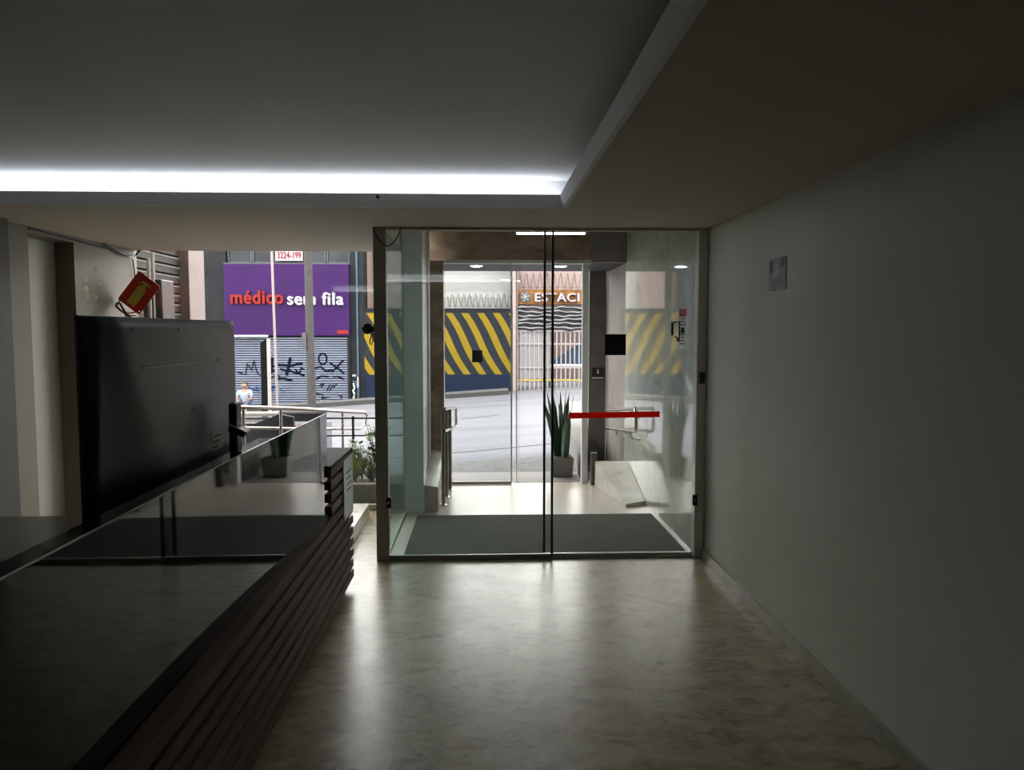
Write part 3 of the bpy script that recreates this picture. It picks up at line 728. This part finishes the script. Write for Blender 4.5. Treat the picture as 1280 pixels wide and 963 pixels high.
# side shutter
t = thing('side_shutter', 'brown grey roller shutter behind the pale conduit pipes', 'roller shutter', (-3.5, 8.2, -.4))
mb = MB(); mb2 = MB()
for i in range(30):
    z = -.4+i*.105
    mb.prism([(-3.5, 7.0, z), (-3.46, 7.0, z+.015), (-3.46, 7.0, z+.075), (-3.5, 7.0, z+.09)], (0, 2.1, 0))
    mb2.box(-3.485, -3.455, 7.0, 9.1, z+.078, z+.098)
mb.box(-3.56, -3.5, 7.0, 9.1, -.4, 2.75)
mb.build('curtain', M['shutter_grey'], t); mb2.build('slat_edges', M['slat_edge'], t)
t = thing('metal_cabinet', 'grey metal cabinet standing before the brown side shutter', 'cabinet', (-3.12, 7.75, -.3))
MB().hexa([(-3.28, 7.6, -.35), (-3.06, 7.6, -.35), (-3.06, 7.9, -.35), (-3.28, 7.9, -.35)], [(-3.28, 7.6, 2.10), (-3.10, 7.6, 2.10), (-3.10, 7.9, 2.10), (-3.28, 7.9, 2.10)]).build('body', M['grey_metal'], t, bevel=.01)
MB().box(-3.25, -3.11, 7.592, 7.60, .2, 2.02).build('door', M['grey_metal'], t, bevel=.003)
MB().box(-3.13, -3.115, 7.575, 7.592, 1.2, 1.3).build('handle', M['alu'], t)
struct('column_street', MB().box(-3.49, -3.355, 9.0, 9.48, -.6, 5), M['column_w'])
struct('column_shade_face', MB().box(-3.495, -3.36, 8.99, 9.0, -.6, 5), M['column_shade'])  # brown sheet stands in for the shaded front of the pale column

# ground
def quadslab(name, m, pts, th=.1, dz=0):
    top = [(x, y, z+dz) for x, y, z in pts]; bot = [(x, y, z-th) for x, y, z in pts]
    return struct(name, MB().hexa(bot, top), m)
def G(x, y, dz=0): return (x, y, gz(x, y)+dz)
quadslab('street', M['asphalt'], [G(-25, 9.9), G(20, 9.9), G(20, 45), G(-25, 45)], .3)
quadslab('pavement_near', M['pave'], [G(-12, 8.63, .02), G(8, 8.63, .02), G(8, 10.1, .02), G(-12, 10.1, .02)], .3)
struct('porch_left_floor', MB().box(-4, -.67, 6.91, 7.64, -.9, -.02).box(-4.0, -.665, 7.64, 8.62, -.9, -.35), M['concrete'])
quadslab('pavement_far', M['pave'], [G(-25, 26.2, .14), G(.9, 26.2, .14), G(.9, 28.2, .14), G(-25, 28.2, .14)], .3)
struct('kerb_far', MB().hexa([G(-25, 26.05, -.1), G(.9, 26.05, -.1), G(.9, 26.2, -.1), G(-25, 26.2, -.1)], [G(-25, 26.05, .145), G(.9, 26.05, .145), G(.9, 26.2, .145), G(-25, 26.2, .145)]), M['concrete'])
# tarred seams in the road
mb = MB()
for pts in ([(-.45, 17.2), (.0, 17.4), (.4, 17.7)], [(-3, 11.0), (0, 11.3), (2, 11.7), (4, 11.9)]):
    mb.tube([G(x, y, -.004) for x, y in pts], .012, 5)
tag(mb.build('road_seams', M['slate'], None), None, None, kind='structure')

# planter with plants behind the black rail
t = thing('planter_box', 'long low planter with dark front outside the left glass', 'planter', (-1.6, 7.3, 0))
MB().box(-2.3, -.72, 7.0, 7.03, -.02, .185).build('front', M['planter_dark'], t)
MB().box(-2.3, -.72, 6.99, 7.05, .185, .205).build('rim', M['planter'], t, bevel=.004)
MB().box(-2.3, -.72, 7.03, 7.6, -.02, .17).build('soil', M['soil'], t)
t = thing('black_railing', 'black two bar railing behind the planted box', 'railing', (-1.6, 7.68, 0))
MB().tube([(-1.6, 7.66, .735), (-.72, 7.66, .735)], .010, 8).build('top_bar', M['black'], t, smooth=True)
MB().tube([(-1.6, 7.66, .560), (-.72, 7.66, .560)], .009, 8).build('lower_bar', M['black'], t, smooth=True)
for xx in (-1.29, -1.58):
    MB().tube([(xx, 7.66, -.35), (xx, 7.66, .755)], .013, 8).build('post', M['black'], t, smooth=True)
random.seed(5)
def blades(cx, cy, z, n, L, w, m, lb):
    t = thing('grassy_plant', lb, 'plant', (cx, cy, z), 'plants in the low planter')
    mb = MB()
    for i in range(n):
        an = random.uniform(0, 2*PI); l = L*random.uniform(.6, 1.1); out_ = random.uniform(.3, 1.0)
        cs = []; ws = []
        for k in range(7):
            u = k/6
            p = Vector((cx+math.cos(an)*out_*l*u*.75, cy+math.sin(an)*out_*l*u*.75, z+l*(u-.45*out_*u*u*1.2)))
            s = Vector((-math.sin(an), math.cos(an), 0)); cs.append((p, s, Vector((0, 0, 1)))); ws.append(w*(1-.92*u))
        mb.strip(cs, ws, .0015)
    mb.build('blades', m, t)
    MB().lathe((cx, cy, z-.02), [(.03, 0), (.035, .02), (.02, .05)], 12).build('crown_base', M['stem'], t)
def leafy(cx, cy, z, H, ns, lb, spread=.15, m='leaf_mid', ls=.03):
    t = thing('leafy_plant', lb, 'plant', (cx, cy, z), 'plants in the low planter')
    st = MB(); lf = MB()
    for i in range(ns):
        an = random.uniform(0, 2*PI); r = random.uniform(.3, 1)*spread; h = H*random.uniform(.65, 1)
        pts = [Vector((cx+math.cos(an)*r*u**1.4, cy+math.sin(an)*r*u**1.4, z+h*u)) for u in (0, .25, .5, .75, 1)]
        st.tube(pts, [.006, .005, .004, .003, .002], 6)
        for k in range(26):
            u = random.uniform(.15, 1); p = Vector((cx+math.cos(an)*r*u**1.4, cy+math.sin(an)*r*u**1.4, z+h*u))
            q = random.uniform(0, 2*PI); dr = Vector((math.cos(q), math.sin(q), random.uniform(-.4, .6))).normalized(); s = dr.cross(Vector((0, 0, 1))).normalized(); n = s.cross(dr)
            l = ls*random.uniform(.8, 1.8)
            lf.strip([(p+dr*l*v*2, s, n) for v in (0, .3, .6, 1)], [.1*l, .5*l, .42*l, .03*l], .001)
    st.build('stems', M['stem'], t); lf.build('leaves', M[m], t)
blades(-1.22, 7.24, .17, 110, .42, .009, M['leaf_yel'], 'yellow green grassy plant nearest the counter end in the planter')
blades(-1.05, 7.22, .17, 90, .36, .009, M['leaf_mid'], 'darker green grassy plant in the planter next to the door post')
leafy(-1.17, 7.42, .17, .40, 8, 'small leafy plant behind the two grassy plants')
leafy(-1.01, 7.36, .17, .62, 9, 'tall leafy plant rising beside the door post', .12, ls=.032)
leafy(-1.42, 7.45, .17, .26, 5, 'short leafy plant partly behind the counter end')

# outside handrail of the ramp
t = thing('ramp_handrail', 'long brushed steel handrail outside across the left opening', 'handrail', (-2.4, 9.6, -.3))
MB().tube([(-3.1, 8.95, .735), (-2.88, 9.0, .72), (-2.2, 9.6, .63), (-1.70, 10.2, .53), (-1.60, 10.45, .50)], .024, 12).build('upper_rail', M['steel_pink'], t, smooth=True)
MB().tube([(-1.60, 10.45, .50), (-1.585, 10.5, .46), (-1.60, 10.5, .33), (-1.66, 10.4, .28), (-2.2, 9.7, .37), (-2.9, 9.05, .47)], .018, 12).build('lower_rail', M['steel_pink'], t, smooth=True)
for xx, yy, zz in ((-1.83, 10.05, .55), (-2.45, 9.38, .66), (-2.80, 9.07, .71)):
    MB().tube([(xx, yy, gz(xx, yy)-.05), (xx, yy, zz)], .018, 10).build('post', M['steel_pink'], t, smooth=True)
# stair flank
t = thing('entrance_stair', 'dark sided outdoor stair with pale treads outside the left opening', 'stair', (-3.3, 10.4, -.5))
MB().prism([(-3.6, 10.6, -.6), (-2.6, 10.6, -.6), (-2.6, 10.6, .42), (-2.8, 10.6, .46), (-3.2, 10.6, .30), (-3.6, 10.6, .22)], (0, .08, 0)).build('flank', M['slate'], t)
for i in range(4):
    MB().box(-3.75-.02*i, -2.86-.12*i, 10.7+.0*i, 11.0, .46-.085*i-.04, .46-.085*i).build('tread', M['tread'], t)
MB().box(-3.75, -2.6, 10.7, 11.0, -.6, .15).build('base', M['slate'], t)

t = thing('street_dark_slab', 'low dark slab added outside behind the white placard with red lettering', 'wall', (-2.6, 12.2, -.7))
MB().box(-3.2, -2.50, 12.15, 12.35, -.75, .30).build('wall', M['slate'], t)  # added slab that fills the dark band behind the handrail
MB().box(-3.22, -2.48, 12.13, 12.37, .30, .33).build('coping', M['concrete'], t)
# dark totem post, thin pole, concrete pole
t = thing('totem_post', 'dark flat upright post with white edge in the street', 'post', (-3.64, 13, gz(-3.64, 13)))
MB().hexa([(-3.71, 13, -.7), (-3.605, 13, -.7), (-3.605, 13.12, -.7), (-3.71, 13.12, -.7)], [(-3.71, 13, 1.40), (-3.605, 13, 1.47), (-3.605, 13.12, 1.47), (-3.71, 13.12, 1.40)]).build('panel', M['black_out'], t)
MB().box(-3.604, -3.575, 13, 13.12, -.7, 1.47).build('edge', M['ivory'], t)
t = thing('thin_pole', 'thin pale pink pole in front of the purple sign', 'pole', (-3.74, 14, gz(-3.74, 14)))
MB().tube([(-3.78, 14, 6.5), (-3.755, 14, 3), (-3.70, 14, -.55)], .022, 10).build('shaft', M['column_w'], t, smooth=True)
MB().lathe((-3.70, 14, -.56), [(.06, 0), (.06, .02), (.03, .05)], 14).build('base', M['grey_metal'], t, smooth=True)
t = thing('utility_pole', 'grey concrete street pole in front of the purple sign', 'pole', (-4.43, 20, gz(-4.43, 20)))
MB().tube([(-4.42, 20, -.75), (-4.44, 20, 1.5), (-4.46, 20, 9)], [.12, .105, .085], 18).build('shaft', M['concrete'], t, smooth=True)
MB().box(-4.62, -4.50, 19.88, 20.05, 1.12, 1.55).build('meter_box', M['black'], t, bevel=.01)
t = thing('street_placard', 'white placard with red lettering behind the counter glass edge', 'sign', (-2.85, 12, -.5))
MB().box(-3.10, -2.35, 12, 12.03, -.25, .19).build('board', M['sign_white'], t)
text_mesh('lettering', '271', M['sign_red'], t, -3.03, -2.62, -.02, .15, 12, .01, .04)
for xx in (-3.05, -2.43): MB().box(xx, xx+.03, 12.03, 12.06, -.75, .1).build('stake', M['grey_metal'], t)

# ------------------------------------------------------------------ storefront across the street (y = 28)
FY = 28.0
def px(x, y, D=FY): return ((x-603)/960*D, 1.6+(414-y)/960*D)
t = thing('shop_building', 'dark slate building carrying the purple shop sign', 'building', (-8, 28.5, -1.2))
MB().box(-18, -4.28, FY, FY+4, -2, 3.98).box(-18, -9.15, FY, FY+4, 3.98, 5.6).box(-4.75, -4.28, FY, FY+4, 3.98, 5.6).box(-9.15, -4.75, FY+.4, FY+4, 3.98, 5.6).box(-9.15, -4.75, FY, FY+.4, 5.3, 5.6).build('wall', M['slate'], t)
for i, (xa, xb) in enumerate(((-9.1, -8.28), (-8.22, -7.40), (-7.35, -6.45), (-6.4, -5.65), (-5.58, -4.80))):
    w = MB().box(xa, xb, FY+.22, FY+.27, 4.06, 5.3).build('window', M['window'], t)
    MB().box(xa-.02, xa+.03, FY+.15, FY+.22, 4.0, 5.3).box(xb-.03, xb+.02, FY+.15, FY+.22, 4.0, 5.3).box(xa, xb, FY+.15, FY+.22, 4.02, 4.08).build('window_frame', M['frame_grey'], w)
MB().box(-9.2, -4.72, FY-.06, FY+.15, 3.985, 4.03).build('sill', M['frame_grey'], t)
MB().tube([(-4.5, FY-.06, -1.1), (-4.5, FY-.06, 5.5)], .035, 8).build('drain_pipe', M['blue'], t, smooth=True)
MB().box(-4.72, -4.58, FY-.02, FY, -.05, .03).build('sticker', M['sign_white'], t)
MB().box(-4.70, -4.56, FY-.02, FY, -.42, -.20).build('sticker', M['blue'], t)
MB().box(-4.53, -4.47, FY-.13, FY-.11, -.45, -.05).build('sticker', M['sign_white'], t)
mb = MB()
for u, v in (((1040, 440), (1050, 480)), ((1050, 480), (1035, 500)), ((1035, 500), (1050, 530)), ((1045, 540), (1035, 575))):
    a_ = px(280+u[0]/6.4, 410+u[1]/6.4); b2 = px(280+v[0]/6.4, 410+v[1]/6.4)
    mb.tube([(a_[0], FY-.005, a_[1]), (b2[0], FY-.005, b2[1])], .025, 6)
mb.build('tag_mark', M['pale_plate'], t)

t = thing('shop_sign', 'big purple shop sign with red and white letters', 'sign', (-6.95, FY, 1.43))
MB().box(-9.16, -4.76, FY-.22, FY-.005, 1.435, 3.975).build('board', M['purple'], t, bevel=.01)
text_mesh('lettering', 'médico', M['sign_red'], t, -8.92, -7.05, 2.55, 3.04, FY-.22, .07, .045)
text_mesh('lettering', 'sem fila', M['sign_white'], t, -6.93, -4.93, 2.52, 2.98, FY-.22, .07, .045)
MB().box(-5.20, -4.80, FY-.24, FY-.22, 1.50, 1.63).build('corner_label', M['sign_red'], t)
MB().box(-9.1, -7.64, FY-.30, FY-.22, 1.40, 1.455).build('edge_strip', M['white'], t)

t = thing('roller_shutter', 'pale blue graffitied roller shutter beneath the purple sign', 'roller shutter', (-6.9, FY, -1.15))
mb = MB(); n = 30; z0, z1 = -1.13, 1.38; p = (z1-z0)/n
for i in range(n):
    z = z0+i*p
    mb.prism([(-9.05, FY-.02, z), (-9.05, FY-.075, z+.028), (-9.05, FY-.075, z+p-.02), (-9.05, FY-.02, z+p)], (4.2, 0, 0))
mb.build('curtain', M['shutter'], t)
mb = MB()
for i in range(n+1):
    z = z0+i*p
    mb.box(-9.05, -4.85, FY-.060, FY-.015, z-.014, z+.014)
mb.build('slat_gap', M['slate'], t)
for xx in (-4.86, -9.13): MB().box(xx, xx+.08, FY-.12, FY-.005, z0, z1).build('side_guide', M['slate'], t)
def zp(u, v): 
    q = px(280+u/6.4, 410+v/6.4); return (q[0], FY-.088, q[1])
def strokes(lst):
    mb = MB()
    for r, pts in lst:
        P = [Vector(zp(*q)) for q in pts]
        Q = []
        for a_, b2 in zip(P, P[1:]):
            for k in range(3): Q.append(a_.lerp(b2, k/3))
        Q.append(P[-1])
        mb.tube(Q, r, 6)
    for v in mb.bm.verts: v.co.y = FY-.088+(v.co.y-(FY-.088))*.25
    return mb
oval = [(805+32*math.cos(a_*PI/8), 245+44*math.sin(a_*PI/8)) for a_ in range(17)]
strokes([(.022, [(130, 345), (200, 370), (215, 280), (250, 340), (265, 255), (290, 350), (315, 375)]),
         (.05, [(395, 230), (378, 300), (430, 300)]), (.05, [(412, 232), (400, 350)]), (.045, [(385, 360), (440, 325)]),
         (.055, [(552, 232), (538, 300), (518, 375)]), (.045, [(455, 292), (560, 296), (645, 280)]), (.04, [(470, 325), (560, 345), (660, 376)]),
         (.03, [(585, 325), (620, 362), (635, 318), (660, 330)]), (.045, [(450, 402), (500, 400), (562, 414)]), (.03, [(385, 398), (440, 375), (470, 385)]),
         (.030, oval), (.035, [(735, 318), (790, 308), (830, 345), (875, 330)]), (.035, [(860, 275), (920, 318), (970, 360)]), (.035, [(967, 255), (915, 310), (872, 352)]),
         (.035, [(745, 407), (790, 382), (850, 386)]), (.03, [(880, 390), (915, 384), (972, 407)]), (.02, [(765, 462), (815, 437), (790, 472)]),
         (.02, [(830, 500), (862, 445)]), (.02, [(855, 495), (885, 445)]), (.02, [(880, 478), (912, 442)]), (.02, [(740, 520), (805, 530), (790, 560), (850, 548)]),
         (.02, [(880, 585), (940, 572), (952, 540), (915, 530)]), (.02, [(760, 570), (790, 602), (850, 580)])]).build('graffiti', M['spray'], t)
strokes([(.022, [(220, 468), (300, 502), (275, 470), (345, 482)]), (.028, [(370, 472), (432, 460), (378, 502), (432, 490)]), (.025, [(468, 488), (500, 500)])]).build('graffiti', M['spray_blue'], t)

t = thing('phone_board', 'white board with red phone number above the purple sign', 'sign', (-6.87, FY, 4.1))
MB().box(-7.36, -6.40, FY-.10, FY-.02, 4.10, 5.1).build('board', M['sign_white'], t)
text_mesh('lettering', '3224-199', M['sign_red'], t, -7.29, -6.45, 4.18, 4.42, FY-.10, .01, .02)

# striped wall and pale buildings behind it
t = thing('striped_wall', 'slate wall with yellow diagonal stripes across the street', 'wall', (-1.6, 28, -.8))
# kept in world coordinates so the pattern follows the wall
w = MB().box(-4.27, 1.06, FY, FY+.3, -1.6, 2.36).build('wall', M['stripes'], t)
w.location = -wloc(t); 
for v in w.data.vertices: v.co += wloc(t)
MB().box(-4.27, 1.06, FY-.02, FY+.32, 2.36, 2.42).build('coping', M['slate'], t)
t = thing('pale_building', 'tall pale plastered building behind the striped wall', 'building', (0, 30, 0))
MB().box(-4.27, 1.06, FY+1, FY+4, -1, 5.6).build('wall', M['white_wall'], t)
MB().box(-4.27, -2.9, FY+.9, FY+1, -1, 5.6).build('pink_pier', M['pinkwall'], t)
MB().tube([(-3.95, FY+.8, 0), (-3.95, FY+.8, 5.5)], .07, 10).build('drain_pipe', M['sign_white'], t, smooth=True)
MB().tube([(-1.95, FY+.85, 2.2), (-1.95, FY+.85, 5.5)], .05, 10).build('drain_pipe', M['ivory'], t, smooth=True)
def coil(name, lb, x0, x1, y, z, r, turns):
    t = thing(name, lb, 'barbed wire', ((x0+x1)/2, y, z-r))
    N = turns*14
    MB().tube([(x0+(x1-x0)*i/N, y+r*.5*math.sin(2*PI*i/14), z+r*math.cos(2*PI*i/14)*(1+.15*math.sin(i*.9))) for i in range(N+1)], .012, 5).build('coil', M['wire'], t)
    MB().tube([(x0, y, z-r*.9), (x1, y, z-r*.9)], .006, 5).build('support_wire', M['wire'], t)
coil('barbed_wire', 'barbed wire coils along the top of the striped wall', -1.3, 1.0, FY+.15, 2.705, .22, 11)
# parking gate
t = thing('gate_building', 'pale pink building above the white picket gate', 'building', (4, 29, 0))
MB().box(1.28, 9, FY+.3, FY+3, 1.65, 5.6).build('wall', M['pinkwall'], t)
MB().box(1.10, 1.28, FY-.05, FY+3, -1, 5.6).build('pier', M['column_w'], t)
MB().box(1.28, 9, FY+6, FY+6.3, -1, 1.9).build('yard_wall', M['pinkwall'], t)
MB().box(1.28, 9, FY+.3, FY+6, -1.2, -.62).build('yard_floor', M['asphalt'], t)
coil('barbed_wire', 'barbed wire coils above the orange parking sign', 1.35, 3.6, FY+.05, 3.42, .27, 9)
t = thing('parking_sign', 'long orange parking sign with white raised letters', 'sign', (3, FY, 2.6))
MB().box(1.29, 5.0, FY+.08, FY+.24, 2.58, 3.10).build('board', M['orange'], t)
text_mesh('lettering', 'ESTACI', M['sign_white'], t, 1.90, 3.53, 2.66, 2.98, FY+.08, .10, .03)
mb = MB().lathe((1.56, FY+.06, 2.84), [(.20, 0), (.20, -.04), (.15, -.05)], 20, 'y'); mb.build('wheel_emblem', M['frame_grey'], t)
mb = MB()
for k in range(6):
    mb.tube([(1.56, FY+.0, 2.84), (1.56+.17*math.cos(k*PI/3+.2), FY+.0, 2.84+.17*math.sin(k*PI/3+.2))], .016, 6)
mb.build('wheel_spokes', M['sign_white'], t)
# gathered tarpaulin: wavy glossy folds
t = thing('rolled_awning', 'gathered glossy black awning folds beneath the orange sign', 'awning', (3, FY, 1.64))
random.seed(9)
for i in range(6):
    zc = 2.44-i*.145
    rings = []
    mb = MB()
    P = []; R_ = []
    for k in range(40):
        x = 1.30+k*.1
        P.append((x, FY+.05+.03*math.sin(k*.7+i), zc+.025*math.sin(k*.45+i*1.7)+.015*math.sin(k*1.3+i)))
        R_.append(.066+.014*math.sin(k*.9+i*2))
    mb.tube(P, R_, 10).build('fold', M['tarp'], t, smooth=True)
t = thing('picket_gate', 'white vertical bar gate across the street', 'gate', (3, FY, -.65))
mb = None
for k in range(26):
    x = 1.38+k*.165
    MB().box(x, x+.045, FY+.10, FY+.14, -.60, 1.62).build('bar', M['picket'], t)
for zz in (1.60, 1.13, .26, -.20, -.62):
    MB().box(1.28, 5.6, FY+.09, FY+.15, zz-.03, zz+.03).build('rail', M['picket'] if zz > -.1 else M['yel_line'] if zz > -.5 else M['picket'], t)
MB().box(1.28, 2.5, FY+.16, FY+.18, -.15, 1.6).build('sheet', M['picket'], t)
t = thing('blue_ramp_panel', 'blue sloping panel seen through the white gate bars', 'panel', (3.2, FY+1, 0))
MB().prism([(2.45, FY+1, .35), (4.6, FY+1, .35), (4.6, FY+1, 1.75), (3.7, FY+1, 1.15)], (0, .05, 0)).build('sheet', M['blue'], t)
MB().box(2.4, 4.7, FY+.98, FY+1.06, .27, .35).build('foot_rail', M['white'], t)
MB().box(2.5, 2.56, FY+1, FY+1.05, -.62, .3).box(4.5, 4.56, FY+1, FY+1.05, -.62, .3).build('support', M['grey_metal'], t)

# ------------------------------------------------------------------ seated man across the street
def skin_mesh(name, verts, edges, radii, m, parent, root=0, sub=2):
    me = bpy.data.meshes.new(name)
    off = wloc(parent) if parent is not None else Vector((0, 0, 0))
    me.from_pydata([tuple(Vector(v)) for v in verts], edges, [])
    o = bpy.data.objects.new(name, me); COL.objects.link(o)
    md = o.modifiers.new('Skin', 'SKIN'); md.use_smooth_shade = True
    for i, r in enumerate(radii):
        sv = me.skin_vertices[0].data[i]; sv.radius = (r, r) if not isinstance(r, tuple) else r; sv.use_root = (i == root)
    o.modifiers.new('Sub', 'SUBSURF').levels = sub
    bpy.context.view_layer.update()
    dg = bpy.context.evaluated_depsgraph_get()
    me2 = bpy.data.meshes.new_from_object(o.evaluated_get(dg))
    bpy.data.objects.remove(o); bpy.data.meshes.remove(me)
    me2.name = name; me2.materials.clear(); me2.materials.append(m)
    o2 = bpy.data.objects.new(name, me2); link(o2)
    return o2
PXo = -8.08; PYo = 26.45; PZ0 = gz(PXo, PYo)+.14
def person():
    x, y, z = 0, 0, .10
    V = []; E = []; R = []
    def add(p, r, to=None):
        V.append((p[0], p[1], p[2])); R.append(r)
        if to is not None: E.append((to, len(V)-1))
        return len(V)-1
    pel = add((0, 0, .12), .15)
    wa = add((0, -.03, .28), .135, pel)
    ch = add((0, -.08, .46), .15, wa)
    ub = add((0, -.09, .58), .11, ch)
    nk = add((0, -.10, .65), .055, ub)
    h1 = add((0, -.115, .72), .075, nk)
    h2 = add((0, -.12, .79), .092, h1)
    h3 = add((0, -.115, .86), .075, h2)
    nose = add((0, -.225, .775), .014, h2)
    for s in (-1, 1):
        add((s*.10, -.11, .78), .018, h2)
        sh = add((s*.19, -.09, .56), .062, ub)
        el = add((s*.24, -.17, .33), .045, sh)
        wr = add((s*.13, -.40, .30), .030, el)
        pm = add((s*.10, -.46, .29), .034, wr)
        for k in range(4):
            f1 = add((s*(.125-.02*k), -.52, .285), .010, pm)
            add((s*(.12-.02*k), -.555-.005*(k % 2), .262), .008, f1)
        t1 = add((s*.07, -.48, .30), .011, pm); add((s*.055, -.51, .295), .009, t1)
        hp = add((s*.11, -.06, .11), .095, pel)
        kn = add((s*.17, -.47, .30), .068, hp)
        an = add((s*.15, -.50, -.03), .042, kn)
        ft = add((s*.16, -.62, -.085), .038, an)
    return V, E, R
V, E, R = person()
base = Vector((PXo, PYo, PZ0))
V = [Vector(v)+base for v in V]
def rel(o):
    for v in o.data.vertices: v.co -= base
body = skin_mesh('person', V, E, R, M['skin'], None)
rel(body); body.location = base
tag(body, 'seated man in pale blue shirt before the graffitied roller shutter', 'person')
def cloth(name, pts, edges, rad, m):
    o = skin_mesh(name, [Vector(p)+base for p in pts], edges, rad, m, None)
    rel(o); o.parent = body
    return o
cloth('shirt', [(0, 0, .13), (0, -.03, .28), (0, -.08, .46), (0, -.09, .59), (-.19, -.09, .565), (-.235, -.15, .40), (.19, -.09, .565), (.235, -.15, .40)],
      [(0, 1), (1, 2), (2, 3), (3, 4), (4, 5), (3, 6), (6, 7)], [.168, .155, .168, .115, .080, .068, .080, .068], M['shirt'])
cloth('trousers', [(0, 0, .10), (-.11, -.06, .11), (-.17, -.47, .30), (-.152, -.5, .02), (.11, -.06, .11), (.17, -.47, .30), (.152, -.5, .02)],
      [(0, 1), (1, 2), (2, 3), (0, 4), (4, 5), (5, 6)], [.165, .112, .084, .060, .112, .084, .060], M['denim'])
cloth('hair', [(0, -.095, .80), (0, -.10, .87), (0, -.06, .82)], [(0, 1), (0, 2)], [.085, .082, .075], M['hair'])
for s in (-1, 1):
    cloth('shoe', [(s*.15, -.49, -.06), (s*.16, -.58, -.085), (s*.163, -.66, -.092)], [(0, 1), (1, 2)], [.055, .05, .042], M['black'])
t = thing('kerb_block', 'low concrete block under the seated man', 'block', (PXo, PYo+.02, PZ0-.05))
MB().box(PXo-.35, PXo+.35, PYo-.12, PYo+.25, PZ0-.1, PZ0+.02).build('block', M['concrete'], t, bevel=.02)

# ------------------------------------------------------------------ light
w = bpy.data.worlds.new('World'); sc.world = w; w.use_nodes = True
bg = w.node_tree.nodes['Background']; bg.inputs[0].default_value = (1.0, .95, .925, 1); bg.inputs[1].default_value = 5.2

# ------------------------------------------------------------------ camera
cam = bpy.data.cameras.new('camera'); co = bpy.data.objects.new('camera', cam); COL.objects.link(co)
cam.sensor_fit = 'HORIZONTAL'; cam.sensor_width = 36; cam.lens = 36*960/1280
cam.clip_start = .02; cam.clip_end = 200
co.location = (0, 0, 1.6)
co.rotation_euler = (math.radians(90-4.022), 0, math.radians(-2.2018))
sc.camera = co
sc.view_settings.view_transform = 'Standard'; sc.view_settings.look = 'None'
sc.view_settings.gamma = 1; sc.view_settings.use_curve_mapping = False
sc.view_settings.exposure = 1.0
sc.cycles.max_bounces = 12; sc.cycles.diffuse_bounces = 6; sc.cycles.glossy_bounces = 6; sc.cycles.transparent_max_bounces = 24
sc.cycles.caustics_reflective = False; sc.cycles.caustics_refractive = False
sc.cycles.sample_clamp_indirect = 6
